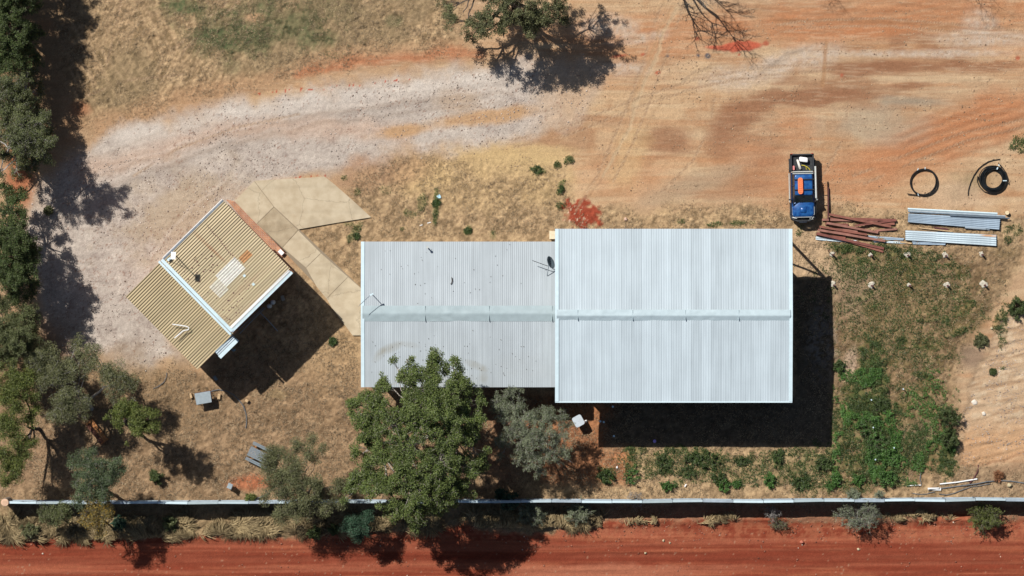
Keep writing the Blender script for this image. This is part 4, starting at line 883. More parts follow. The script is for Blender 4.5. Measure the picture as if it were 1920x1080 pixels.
mb = MB(); mb.loft([[(p[0] * .9 - (p[1] - 1.8) * .28, p[1], p[2]) for p in rr(-.38, -.18, 1.42, 2.2, z_, .08)] for z_ in (.96, 1.12, 1.16)]); cargo('plastic_bag', mb, mat('offwhite_bag', (.66, .63, .56), .7, 0, .1, 8, .8, 8), 'long off white bag lying in the tray of the pickup', 'bag', True)
mb = MB(); mb.tube([(-.05, 1.75, 1.05), (.15, 1.72, 1.08), (.4, 1.6, 1.08), (.55, 1.45, 1.05), (.62, 1.33, 1.02)], .03, 6); mb.tube([(.3, 1.62, 1.05), (.33, 1.4, 1.02)], .02, 5); cargo('yellow_rope', mb, M['yellow'], 'yellow rope curling over the tray floor of the pickup', 'rope')
mb = MB(); mb.loft([rr(-.74, -.6, 1.38, 1.72, z_, .05) for z_ in (.97, 1.2)]); cargo('fuel_can', mb, mat('pink_can', (.62, .22, .2), .5), 'small red and pink can in the corner of the pickup tray', 'can')

# ------------------------------------------------------------ steel, sheets and pipes
BE = [(1554, 402, 1670, 425, .17, .32, 'top rusty steel section, sloping down to the right across the upper heap'), (1541, 412, 1645, 414, .16, .1, 'pale brown steel section lying level through the middle of the upper heap'),
      (1600, 411, 1679, 412.5, .17, .12, 'rusty steel section along the upper right edge of the upper heap'), (1553, 409, 1640, 411, .15, .08, 'rusty steel section with white paint on its left end'),
      (1549, 418, 1646, 436, .17, .30, 'rusty steel section bridging the gap between the two heaps'), (1602, 423.5, 1680, 413, .14, .24, 'rusty steel section rising to the right over the upper heap'),
      (1620, 418.5, 1677, 419.5, .18, .1, 'broad rusty steel section in the right half of the upper heap'), (1640, 432.5, 1681, 429.5, .15, .08, 'short rusty steel section below the right end of the upper heap'),
      (1547, 420, 1590, 421, .15, .08, 'rusty steel section with a bright left end in the upper heap'), (1536, 425, 1625, 440, .16, .22, 'rusty steel section at the top left of the lower heap'), (1533, 431, 1659, 452, .17, .3, 'long rusty steel section sloping right through the lower heap'),
      (1531, 438, 1657, 466, .19, .24, 'longest rusty steel section reaching the lower right corner of the heap'), (1572, 447, 1656, 472, .16, .1, 'lowest rusty steel section, its right end in the green grass'),
      (1553, 429, 1608, 433, .15, .08, 'pale rusty steel section in the upper part of the lower heap'), (1560, 435, 1612, 438, .14, .10, 'tan steel section in the middle of the lower heap'), (1530, 439.5, 1585, 446, .13, .08, 'thin tan steel section along the lower left edge of the heap'),
      (1532, 436, 1560, 446, .12, .16, 'short rusty steel piece crossing the left ends of the lower heap')]
for i, (a, b, c_, d, w, z_, lb) in enumerate(BE):
    p0, p1 = Vector((X(a), Y(b), z_ + .05)), Vector((X(c_), Y(d), z_ * .6 + .06)); dirv = (p1 - p0).normalized(); s_ = dirv.cross(Vector((0, 0, 1))).normalized(); u_ = Vector((0, 0, 1)); w *= .5; h_ = .055
    prof = [(-w, -h_), (w, -h_), (w, -h_ + .03), (-w + .03, -h_ + .03), (-w + .03, h_ - .03), (w, h_ - .03), (w, h_), (-w, h_)]
    mb = MB(); mb.loft([[tuple(p + s_ * q[0] + u_ * q[1]) for q in prof] for p in (p0, p1)])
    cl = [(.22, .085, .06), (.26, .12, .09), (.18, .065, .05)][i % 3]
    o = mb.build('steel_section', mat('red_oxide_steel', cl, .8, 0, .18, 2.2, .3)); tag(o, lb, 'steel section', 'rusty steel sections heaped beside the pickup')
for q in ((1553, 407.5, 6), (1549, 413, 6), (1556, 419, 6)):
    pass
mb = MB(); mb.tube([(X(1552.5), Y(351), .18), (X(1552), Y(411), .42)], .055, 6); tag(mb.build('steel_pipe', M['rustdark']), 'dark steel pipe pointing up from the rusty heap beside the pickup shadow', 'pipe')
def sheetstack(name, quad, ribs, n, z0, m, label, grp=None):
    """ribbed roofing sheets, ribs running along the long side; quad = left-top, right-top, right-bottom, left-bottom in photo pixels"""
    A, B, C_, E = [np.array([X(q[0]), Y(q[1])]) for q in quad]
    rnd = random.Random(ribs * 7 + n); t = empty(name, label, 'roofing sheets', grp)
    for k in range(n):
        off = np.array([rnd.uniform(-.06, .06), rnd.uniform(-.03, .03)]); zz = z0 + k * .035; prof = []
        for r_ in range(ribs):
            prof += [(r_ / ribs, 0), ((r_ + .70) / ribs, 0), ((r_ + .76) / ribs, .035), ((r_ + .95) / ribs, .035)]
        prof.append((1, 0)); vs = []
        L = 8
        for s_ in range(L + 1):
            for q in prof:
                l = A * (1 - q[0]) + E * q[0]; r2 = B * (1 - q[0]) + C_ * q[0]; p = l * (1 - s_ / L) + r2 * (s_ / L) + off
                vs.append((p[0], p[1], zz + q[1] + .02 * math.sin(s_ * 1.3 + k + ribs)))
        m_ = len(prof); f = np.array([(s_ * m_ + i, (s_ + 1) * m_ + i, (s_ + 1) * m_ + i + 1, s_ * m_ + i + 1) for s_ in range(L) for i in range(m_ - 1)])
        np_mesh('sheet', np.array(vs), f[:, ::-1], m if k == n - 1 else M['galvdark'], t)
    rebase(t, (*(A + C_) / 2, 0)); return t
G1 = roofmat('sheet_stack_grey', alb(166, 184, 200), 50, (1, 0), .02, .4); G2 = roofmat('sheet_stack_bright', alb(206, 222, 230), 50, (1, 0), .02, .4, stains=[(X(1855), Y(442), .9, .12, -3, 1.2)], staincol=(.5, .27, .13))
sheetstack('roofing_sheets', [(1704, 400), (1876, 409), (1874, 430), (1703, 416)], 6, 5, .08, G1, 'dull blue grey stack of long ribbed roofing sheets nearest the two hose coils')
sheetstack('roofing_sheets', [(1698, 432), (1868, 440.5), (1868, 461), (1698, 450)], 5, 4, .08, G2, 'bright silver stack of long ribbed roofing sheets with a rusty upper right corner')
sheetstack('roofing_sheets', [(1710, 452), (1774, 453), (1772, 459.5), (1712, 458)], 2, 2, .05, G1, 'short dull metal sheet tucked under the bright stack')
sheetstack('roofing_sheets', [(1528, 442.5), (1606, 450), (1600, 455), (1528, 449)], 2, 1, .03, G2, 'whitish metal sheets under the left end of the rusty steel')
sheetstack('roofing_sheets', [(1622, 440.5), (1694, 446), (1692, 450), (1640, 448)], 2, 1, .04, G1, 'thin blue grey metal sheets sticking out to the right of the rusty steel')
sheetstack('roofing_sheets', [(1636, 451), (1700, 454), (1700, 458), (1640, 455)], 1, 1, .03, G2, 'narrow pale metal strip between the rusty steel and the bright stack')
for pts, w_, lb, mm in [([(1701, 392), (1869, 401)], .09, 'pale metal length along the top edge of the dull sheet stack', 'trim'), ([(1702, 396.5), (1884, 406)], .08, 'silver metal purlin lying on top of the dull sheet stack', 'galv'), ([(1780, 404), (1892, 409.5)], .05, 'dark metal purlin sticking out right of the dull sheet stack', 'galvdark')]:
    a, b = pts; p0 = Vector((X(a[0]), Y(a[1]), .36)); p1 = Vector((X(b[0]), Y(b[1]), .34)); mb = MB(); mb.tube([p0, p1], w_, 4); tag(mb.build('metal_purlin', M[mm]), lb, 'metal purlin', 'metal purlins on the sheet stack')
mb = MB(); mb.tube([(X(1809), Y(426), .12), (X(1848), Y(429), .12)], .13, 6); mb.tube([(X(1848), Y(429.6), .1), (X(1855), Y(431), .1)], .07, 6); tag(mb.build('metal_offcut', M['galv']), 'short folded metal offcut between the two sheet stacks', 'metal offcut')
def plank(a, b, w, h, z_, m, name, label, cat, grp=None):
    p0 = Vector((X(a[0]), Y(a[1]), z_)); p1 = Vector((X(b[0]), Y(b[1]), z_)); d = p1 - p0; mb = MB()
    mb.box(((p0.x + p1.x) / 2, (p0.y + p1.y) / 2, z_), (d.length, w, h), math.atan2(d.y, d.x)); return tag(mb.build(name, m), label, cat, grp)
plank((1722, 427), (1786, 434), .09, .07, .08, M['timber'], 'timber_batten', 'pale timber batten between the two sheet stacks', 'batten')
plank((1751, 426.5), (1777, 430), .12, .09, .08, M['rustdark'], 'steel_offcut', 'short dark rusty offcut beside the pale batten', 'steel offcut')
plank((1688, 453.5), (1709, 456.5), .11, .06, .07, M['timber'], 'timber_batten', 'short cream timber piece left of the bright sheet stack', 'batten')
mb = MB(); mb.tube([(X(1888), Y(399.5), 0), (X(1887.5), Y(399), .33)], [.18, .16], 10); tag(mb.build('timber_offcut', mat('cut_log', (.60, .48, .30), .8, 0, .15, 8)), 'round cut log standing at the right end of the dull sheet stack', 'log')
def arcpts(cx, cy, r, a0, a1, z_, n=40, wob=0, seed=0):
    rnd = random.Random(seed); ph = rnd.uniform(0, 6); o = []
    for a in np.linspace(R(a0), R(a1), n): 
        q = r + wob * math.sin(2 * a + ph); o.append((X(cx) + q * math.cos(a), Y(cy) + q * math.sin(a), z_))
    return o
def pline(pts, z_): return [(X(a), Y(b), z_) for a, b in pts]
t = empty('hose_coil', 'thin single ring coil of black poly pipe on orange dirt', 'hose coil'); mb = MB()
for i, (r_, z_) in enumerate(((1.02, .05), (1.05, .1), (.99, .12), (1.03, .17))): mb.tube(arcpts(1731.3 + (i % 2) * .8, 342 - (i % 3) * .6, r_, 0, 360, z_, 48, .025, i), .038, 6, False)
mb.tube(pline([(1701, 363.5), (1708, 364.5), (1722, 366), (1736, 366)], .1), .04, 6); mb.build('pipe_loops', M['black'], t)
mb = MB()
for q in ((1720.5, 317.5, 1.1), (1734, 315.5, 1.5), (1721, 365, 1.9)): mb.box((X(q[0]), Y(q[1]), .2), (.18, .05, .05), q[2])
mb.build('tie', M['trim'], t); rebase(t, (X(1731.3), Y(342), 0))
t = empty('hose_coil', 'thick many turn coil of black poly pipe near the right edge', 'hose coil'); mb = MB(); rnd = random.Random(8)
for i in range(18): mb.tube(arcpts(1862 + rnd.uniform(-1.5, 1.5), 336 + rnd.uniform(-1.5, 1.5), rnd.uniform(.72, 1.04), 0, 360, .05 + (i // 5) * .07, 44, .03, i + 9), .036, 6, False)
mb.tube(pline([(1833, 330), (1832, 340), (1836, 350), (1845, 359), (1856, 363.5), (1868, 364)], .08), .03, 6); mb.tube(pline([(1871, 306), (1877, 312), (1883, 320), (1887, 332), (1889, 343)], .25), .035, 6); mb.build('pipe_loops', M['black'], t)
mb = MB(); mb.box((X(1869), Y(316), .33), (.18, .09, .05), 1.1); mb.box((X(1883), Y(339), .33), (.3, .07, .05), 0); mb.box((X(1872), Y(310), .33), (.1, .1, .05), .5); mb.build('tie', M['trim'], t); rebase(t, (X(1862), Y(336), 0))
mb = MB(); mb.tube(pline([(1815, 366.5), (1816, 355), (1820, 342), (1826, 329), (1834, 317), (1843, 309), (1853, 303), (1864, 300), (1875, 298.5)], .05), .035, 6); tag(mb.build('poly_pipe', M['black']), 'loose curved length of black pipe beside the thick coil', 'pipe')
# footings with stubs
FT = [(1560, 476, 4), (1632, 478, 3.2), (1701, 477, 5), (1772, 478, 5), (1840, 476, 4.2), (1562, 533, 5), (1633, 534, 5.5), (1704, 534, 3), (1775, 534, 4.6), (1845, 533, 6)]
rnd = random.Random(3)
wh = ['smallest footing, top row, nearest the shed', 'half buried brownish footing, top row, second from the shed', 'bright broad footing in the middle of the top row', 'pale broken footing, top row, fourth from the shed', 'footing at the right end of the top row', 'white footing just clear of the shed shadow, bottom row', 'white footing, bottom row, second from the shed', 'nearly buried footing in the middle of the bottom row', 'pale footing, bottom row, fourth from the shed', 'largest whitest footing, right end of the bottom row']
for i, (px, py, r_) in enumerate(FT):
    t = empty('post_footing', wh[i], 'footing', 'concrete footings with cut off posts'); mb = MB(); base = (X(px), Y(py), gz(X(px), Y(py)))
    rg = []
    for z_, s_ in ((-.12, 1.1), (.07, 1.0), (.11, .75)):
        rg.append([(base[0] + r_ / 24 * 1.15 * s_ * (1 + .28 * math.sin(a * 2 + i) + .14 * math.sin(a * 5 + i * 2)) * math.cos(a), base[1] + r_ / 24 * 1.15 * s_ * (1 + .2 * math.sin(a * 3 + i * 3)) * math.sin(a), base[2] + z_) for a in np.linspace(0, 2 * math.pi, 15)[:-1]])
    mb.loft(rg); mb.build('concrete_pad', M['concrete_white'], t)
    mb = MB(); mb.tube([(base[0] + .05, base[1] - .08, 0), (base[0] + .05, base[1] - .08, .50)], .075, 8); mb.build('post_stub', M['rustdark'], t); rebase(t, base)
for px, py, h_, lb in ((1552.5, 470.5, 1.45, 'thin dark steel stake by the first footing of the top row'), (1629.5, 469.5, 1.4, 'thin dark steel stake by the second footing of the top row')):
    mb = MB(); mb.tube([(X(px), Y(py), 0), (X(px), Y(py), h_)], .028, 5); tag(mb.build('steel_stake', M['rustdark']), lb, 'stake')
for px, py, h_, lb in ((1631.5, 749, .8, 'white capped peg in the thick green weeds'), (1692, 729, .35, 'white capped peg at the right edge of the green weeds'), (1636, 801, .3, 'short white peg lower in the green weeds'), (1675, 839, .3, 'white peg among bright weeds'), (1640, 861, .3, 'lowest white peg in the green weeds')):
    t = empty('marker_peg', lb, 'peg', 'white pegs in the weeds'); mb = MB(); mb.tube([(X(px), Y(py), 0), (X(px), Y(py), h_ + .3)], .035, 6); mb.build('stake', M['galvdark'], t); mb = MB(); mb.box((X(px), Y(py), h_ + .32), (.09, .10, .05), .4); mb.build('cap', M['trim'], t); rebase(t, (X(px), Y(py), 0))
# long pipes and hoses bottom right
for pts, r_, m_, nm, lb, ct in [([(1701.5, 911), (1712, 910), (1727, 909.5)], .04, 'white', 'pvc_pipe', 'short white plastic pipe, left of the long one near the fence', 'pipe'), ([(1762, 907.5), (1795, 904), (1832, 898)], .055, 'white', 'pvc_pipe', 'long white plastic pipe lying in dry grass near the fence', 'pipe'),
        ([(1740.5, 918.5), (1770, 915), (1800, 911), (1830, 907), (1850, 903), (1872, 901), (1895, 902), (1925, 906.5)], .045, 'greyplastic', 'poly_pipe', 'long dark grey hose curving off the right edge near the fence', 'hose'),
        ([(1711, 925), (1725, 927), (1738, 926), (1745, 923.5), (1752, 922)], .028, 'greyplastic', 'garden_hose', 'thin wavy hose left of the white pipe offcuts', 'hose'), ([(1760, 926), (1775, 928), (1788, 925), (1805, 918), (1820, 913), (1840, 910), (1856, 907)], .028, 'greyplastic', 'garden_hose', 'thin hose running under the long grey hose', 'hose'),
        ([(1835, 872), (1833, 884), (1826, 896), (1818, 906)], .045, 'rustdark', 'cable', 'dark cable running down from the sandy cut over the white pipe', 'cable'), ([(1730, 878), (1726, 888), (1725, 898), (1727.5, 908)], .03, 'greyplastic', 'cable', 'thin cable looping from the green weeds to the white pipe', 'cable'),
        ([(394, 734.5), (402, 732), (410, 730.5), (425, 733), (438, 740), (448, 750), (457, 762), (462, 778), (462.5, 792), (461, 803)], .035, 'greyplastic', 'garden_hose', 'grey hose curving from the small table past the house shadow', 'hose'), ([(288, 728.5), (298, 724), (308, 716), (312.5, 706), (313, 699)], .025, 'greyplastic', 'garden_hose', 'thin hose in the dry grass left of the small table', 'hose'),
        ([(473, 935.5), (485, 933.5), (494, 930), (501, 925.5)], .05, 'greyplastic', 'poly_pipe', 'short curved grey pipe by the fence behind the chair', 'pipe'), ([(497.5, 577), (474, 600), (449, 626)], .03, 'galv', 'steel_pipe', 'outer thin metal pipe along the shaded side of the house', 'pipe'), ([(494, 576), (472, 596), (446, 620)], .025, 'galv', 'steel_pipe', 'thin metal pipe along the shaded side of the house, inner one', 'pipe'), ([(488, 586), (504, 602), (521, 621)], .03, 'galv', 'steel_pipe', 'thin metal pole pointing away from the shaded side of the house', 'pole')]:
    mb = MB(); mb.tube([(X(a), Y(b), r_ + .05 + gz(X(a), Y(b))) for a, b in pts], r_, 6); tag(mb.build(nm, M[m_]), lb, ct)
mb = MB(); mb.box((X(1750), Y(915.3), .1), (.9, .09, .06), .02); mb.box((X(1751), Y(918.2), .1), (.95, .07, .06), -.03); mb.box((X(1763), Y(917), .1), (.08, .22, .05)); tag(mb.build('pvc_offcuts', M['white']), 'short white pipe offcuts under the end of the grey hose', 'offcuts')
def rock(px, py, r_, h_, m_, name, label, cat, seed, z0=None):
    rnd = random.Random(seed); z0 = gz(X(px), Y(py)) if z0 is None else z0; rg = []
    for z_, s_ in ((-.1, 1.0), (h_ * .4, 1.05), (h_ * .8, .8), (h_, .45)):
        rg.append([(X(px) + r_ * s_ * (1 + .2 * math.sin(2 * a + seed) + .12 * math.sin(3 * a + seed * 2)) * math.cos(a), Y(py) + r_ * s_ * (1 + .15 * math.sin(3 * a + seed)) * math.sin(a), z0 + z_) for a in np.linspace(0, 2 * math.pi, 12)[:-1]])
    mb = MB(); mb.loft(rg); return tag(mb.build(name, m_), label, cat)
st = mat('pale_stone', (.45, .38, .24), .9, 0, .2, 9)
rock(1892.5, 909.5, .17, .36, st, 'boulder', 'yellowish stone with a sharp shadow below the grey hose', 'stone', 1)
rock(1503.5, 1016.5, .14, .26, mat('red_stone', (.42, .14, .09), .9), 'stone', 'red ball shaped stone on the red road', 'stone', 2)
rock(1609.5, 1030, .10, .10, st, 'stone', 'small cream stone on the red road below the silvery shrub', 'stone', 3)
rock(1173, 411, .14, .2, mat('pink_stone', (.50, .34, .26), .9), 'stone', 'pinkish stone in the dry grass above the large shed', 'stone', 4)
rock(1244, 1013.5, .10, .12, st, 'stone', 'cream stone at the top edge of the red road', 'stone', 5); rock(1256, 1018, .07, .1, st, 'stone', 'small cream stone right of another on the red road', 'stone', 6); rock(1210, 1037, .08, .08, st, 'stone', 'flat cream stone by the tyre marks of the red road', 'stone', 7)
rock(1859.5, 615.5, .10, .12, st, 'stone', 'yellow stone in the weeds at the edge of the sandy cut', 'stone', 8); rock(1828, 755, .22, .16, mat('white_stone', (.6, .54, .46), .9), 'stone', 'whitish rock on the sandy cut', 'stone', 9); rock(1845, 776, .16, .12, mat('white_stone', (.6, .54, .46), .9), 'stone', 'smaller whitish rock on the sandy cut', 'stone', 10)
rock(1157, 876.5, .10, .18, M['white'], 'ball', 'white ball on orange soil between shed and fence', 'ball', 11); rock(1098.5, 789.5, .10, .20, M['white'], 'ball', 'white round float beside the grey square panel', 'ball', 12)
for px, py, lb in ((1149, 762.5, 'pale blue disc in the shade, nearest the shed eave'), (1125.5, 790, 'pale grey disc at the edge of the lit strip'), (1132, 791.2, 'pale blue disc right beside the grey one'), (1151, 817.5, 'bright blue disc in the lower part of the shade')):
    mb = MB(); mb.tube([(X(px), Y(py), 0), (X(px), Y(py), .14)], .085, 10); tag(mb.build('blue_disc', mat('blue_lid', (.62, .8, .9), .4)), lb, 'lid', 'round lids in the shed shadow')
mb = MB(); mb.tube([(X(1227), Y(827.5), 0), (X(1227), Y(827), .28)], [.09, .13], 12); tag(mb.build('bucket', mat('purple_plastic', (.42, .3, .75), .5)), 'purple bucket in the shadow south of the large shed', 'bucket')
plank((1283.5, 912.5), (1286.5, 907.5), .09, .04, .12, M['white'], 'plastic_strip', 'short white strip among the small green weeds', 'strip')
plank((787, 423), (792, 421.5), .05, .03, .06, M['white'], 'plastic_strip', 'short white strip left of its pair above the low shed', 'strip'); plank((801, 418.5), (808, 416.5), .05, .03, .06, M['white'], 'plastic_strip', 'white strip right of its pair above the low shed', 'strip')
mb = MB(); mb.box((X(822.5), Y(368), .08), (.28, .2, .05), .6); mb.box((X(824.5), Y(370), .1), (.16, .14, .06), .2); tag(mb.build('plastic_scrap', mat('blue_scrap', (.45, .68, .78), .6)), 'pale blue plastic scrap beside a dark green weed strip', 'scrap')
# rounded square panel on a short post
t = empty('square_panel', 'grey rounded square panel on a short post under the edge of the large shed', 'panel'); mb = MB(); z_ = 1.05
def rot(pts, a, cx, cy): return [(cx + p[0] * math.cos(a) - p[1] * math.sin(a), cy + p[0] * math.sin(a) + p[1] * math.cos(a), p[2]) for p in pts]
cx, cy, _ = P(1084.5, 789.5, 1.05); mb.loft([rot(rr(-.37, .37, -.40, .40, 1.0, .15), .5, cx, cy), rot(rr(-.40, .40, -.43, .43, 1.03, .16), .5, cx, cy), rot(rr(-.38, .38, -.41, .41, 1.09, .15), .5, cx, cy)]); mb.build('panel_top', mat('panel_grey', (.45, .5, .54), .5, 0, .08, 6), t)
mb = MB(); mb.tube([(cx, cy, 0), (cx, cy, 1.02)], .09, 8); mb.build('leg', M['dark'], t); rebase(t, (cx, cy, 0))
# gas bottles, blocks in the shade of the house
for px, py, lb in ((512.5, 566.5, 'gas bottle nearest the corner of the brick house, in the shade'), (506, 573.5, 'gas bottle beside the pipes in the shade of the brick house')):
    t = empty('gas_bottle', lb, 'gas bottle', 'gas bottles beside the brick house'); a = (X(px), Y(py)); mb = MB(); mb.tube([(*a, 0), (*a, .08), (*a, 1.05), (*a, 1.2), (*a, 1.27)], [.15, .19, .19, .14, .06], 14); mb.build('cylinder_body', M['glassblue'], t, True); mb = MB(); mb.tube([(*a, 1.24), (*a, 1.36)], .09, 10); mb.build('collar', M['trim'], t); rebase(t, (*a, 0))
mb = MB(); mb.box((X(530.5), Y(559), .2), (.25, .42, .4), .35); mb.box((X(530.5), Y(559), .42), (.2, .3, .04), .35); tag(mb.build('crate', mat('crate_grey', (.30, .29, .26), .8)), 'grey crate in the shade beside the gas bottles', 'crate')
mb = MB(); mb.tube([(X(435), Y(655), .2), (X(438), Y(657), .3), (X(441), Y(655), .2)], .1, 6)
tag(mb.build('plastic_tub', mat('blue_tub', (.2, .3, .36), .5)), 'dull blue tub in the deep shade below the porch roof', 'tub')
for px, py, w, h_, a, lb, m_ in ((358.5, 742, .17, .40, .3, 'brick coloured block left of the small square table', 'timber'), (411, 743.5, .22, .42, -.1, 'cream block right of the small square table', 'timber'), (463, 751.5, .26, .22, -.5, 'cream block by the tip of the house shadow', 'timber'), (404, 709, .24, .38, .6, 'grey block in the house shadow near the lower roof', 'bluegrey')):
    mb = MB(); mb.box((X(px), Y(py), .13), (w, h_, .24), a); mb.box((X(px), Y(py), .26), (w * .8, h_ * .9, .03), a); tag(mb.build('block', M[m_]), lb, 'block', 'loose blocks by the house')
def small_table():
    t = empty('small_table', 'small square metal topped table on crossed legs beside the house shadow', 'table'); z_ = .95; q = [P(a, b, z_)[:2] for a, b in ((364.5, 738), (394, 733), (397, 754), (368.5, 759))]
    mb = MB(); mb.prism(q, .93, .97); mb.build('table_top', M['sheet_blue'], t)
    for a, b in ((0, 1), (1, 2), (2, 3), (3, 0)):
        mb = MB(); A, B = q[a], q[b]; mb.tube([(A[0] * .95 + B[0] * .05, A[1] * .95 + B[1] * .05, .93), (B[0], B[1], 0)], .025, 6); mb.tube([(A[0], A[1], 0), (A[0] * .05 + B[0] * .95, A[1] * .05 + B[1] * .95, .93)], .025, 6); mb.build('leg', M['rustdark'], t)
    rebase(t, (sum(p[0] for p in q) / 4, sum(p[1] for p in q) / 4, 0))
small_table()
def picnic():
    t = empty('picnic_table', 'grey slatted picnic table with two attached benches in the dry yard', 'picnic table')
    L = 1.86; g = M['bluegrey']; a = math.atan2(-19, 39)
    def slats(name, y0, n, w, z_, l, par):
        mb = MB()
        for i in range(n): mb.box((0, y0 + i * w, z_), (l, w * .86, .04))
        return mb.build(name, g, par)
    slats('table_top', -.33, 6, .13, .75, L, t); slats('bench_seat', .60, 2, .13, .45, L, t); slats('bench_seat', -.73, 2, .13, .45, L, t)
    for xx in (-.6, .6):
        mb = MB(); mb.box((xx, 0, .68), (.08, .7, .08)); mb.box((xx, 0, .38), (.08, 1.55, .08)); mb.build('cross_beam', M['timber_orange'], t)
        for s_ in (-1, 1):
            mb = MB(); mb.tube([(xx, s_ * .25, .7), (xx, s_ * .62, 0)], .045, 6); mb.build('leg', M['timber_orange'], t)
    for s_ in (0,):
        mb = MB()
        for xx, y_ in ((-.7, -.1), (-.5, .1), (-.2, -.2), (0, .15), (-.35, -.02), (.3, .05), (.15, -.12), (.5, -.2)): mb.box((xx, y_, .775), (.05, .03, .012), xx * 7)
        mb.build('fallen_leaves', M['timber'], t)
    t.location = (*P(487, 854.5, .75)[:2], 0); t.rotation_euler = (0, 0, a)
picnic()
def chair():
    t = empty('metal_chair', 'small dark blue grey chair standing on red soil by the fence', 'chair'); mb = MB(); mb.box((0, 0, .45), (.40, .42, .04)); mb.build('seat', M['sheet_blue'], t)
    mb = MB(); mb.box((.19, 0, .68), (.03, .4, .40)); mb.build('backrest', M['greyplastic'], t)
    for a, b in ((-.17, -.18), (-.17, .18), (.17, -.18), (.17, .18)):
        mb = MB(); mb.tube([(a, b, 0), (a, b, .45 if a < 0 else .85)], .02, 5); mb.build('leg', M['dark'], t)
    t.location = (X(432), Y(911), 0); t.rotation_euler = (0, 0, -.4)
chair()
def trough():
    t = empty('timber_bench', 'orange slatted timber bench half hidden under the trees at lower left', 'bench'); g = M['timber_orange']; a = math.atan2(-38, 30)
    mb = MB()
    for i in range(9): mb.box((-.92 + i * .23, .16, .62 - 0 * i), (.19, .34, .04))
    mb.build('seat', g, t); mb = MB()
    for i in range(2): mb.box((0, -.16 + i * -.15, .45 + i * .12), (2.05, .12, .04))
    mb.build('backrest', M['rust'], t)
    for xx in (-.95, .95):
        mb = MB(); mb.box((xx, 0, .32), (.08, .66, .6)); mb.build('end_frame', g, t)
    t.location = (X(183), Y(809), 0); t.rotation_euler = (0, 0, a)
trough()
#@@T0
# ------------------------------------------------------------ vegetation
class Segs:
    """collects tapering branch pieces and makes one mesh of them"""
    def __init__(s): s.a = []; s.b = []; s.r0 = []; s.r1 = []
    def add(s, p, q, r0, r1): s.a.append(p); s.b.append(q); s.r0.append(r0); s.r1.append(r1)
    def curve(s, p, q, r0, r1, rnd, n=4, wob=.12, sag=0.0):
        p = np.asarray(p, float); q = np.asarray(q, float); L = np.linalg.norm(q - p); last = p; lr = r0
        off = (rnd.rand(3) - .5) * wob * L
        for i in range(1, n + 1):
            t = i / n; c = p * (1 - t) + q * t + off * math.sin(math.pi * t) + (rnd.rand(3) - .5) * wob * .35 * L * (0 if i == n else 1); c[2] += sag * L * math.sin(math.pi * t)
            r = r0 * (1 - t) + r1 * t; s.add(last, c, lr, r); last = c; lr = r
    def build(s, name, m, parent, sides=4):
        A = np.array(s.a); B = np.array(s.b); r0 = np.array(s.r0)[:, None, None]; r1 = np.array(s.r1)[:, None, None]
        d = B - A; L = np.linalg.norm(d, axis=1, keepdims=True) + 1e-9; d = d / L
        B = B + d * np.minimum(.25 * np.array(s.r1)[:, None], L * .2)
        ref = np.where(np.abs(d[:, 2:3]) > .9, np.array([[1., 0, 0]]), np.array([[0, 0, 1.]])); u = np.cross(d, ref); u /= np.linalg.norm(u, axis=1, keepdims=True); v = np.cross(d, u)
        th = np.arange(sides) * 2 * np.pi / sides; c = np.cos(th)[None, :, None]; s_ = np.sin(th)[None, :, None]
        ring = u[:, None, :] * c + v[:, None, :] * s_
        V0 = A[:, None, :] + ring * r0; V1 = B[:, None, :] + ring * r1; N = len(A)
        vs = np.concatenate([V0, V1], 1).reshape(-1, 3); base = (np.arange(N) * 2 * sides)[:, None, None]
        k = np.arange(sides); k2 = (k + 1) % sides; f = np.stack([k, k2, sides + k2, sides + k], -1)[None] + base
        return np_mesh(name, vs, f.reshape(-1, 4), m, parent)
def leaves(name, P_, L, Wd, m, parent, seed, up=.35, droop=0.0, var=.35, outward=None):
    rnd = np.random.RandomState(seed); n = len(P_)
    t = rnd.normal(size=(n, 3)); t[:, 2] *= .55; t[:, 2] -= droop
    if outward is not None: t = t * .6 + outward
    t /= np.linalg.norm(t, axis=1, keepdims=True) + 1e-9
    nn = rnd.normal(size=(n, 3)); nn[:, 2] = np.abs(nn[:, 2]) + up; b = np.cross(nn, t); b /= np.linalg.norm(b, axis=1, keepdims=True) + 1e-9
    l = L * (1 + (rnd.rand(n, 1) - .5) * 2 * var); w = Wd * (1 + (rnd.rand(n, 1) - .5) * var)
    c = P_; vs = np.stack([c - t * l / 2, c + b * w / 2 - t * l * .05, c + t * l / 2, c - b * w / 2 - t * l * .05], 1).reshape(-1, 3)
    return np_mesh(name, vs, (np.arange(n)[:, None] * 4 + np.arange(4)[None]), m, parent)
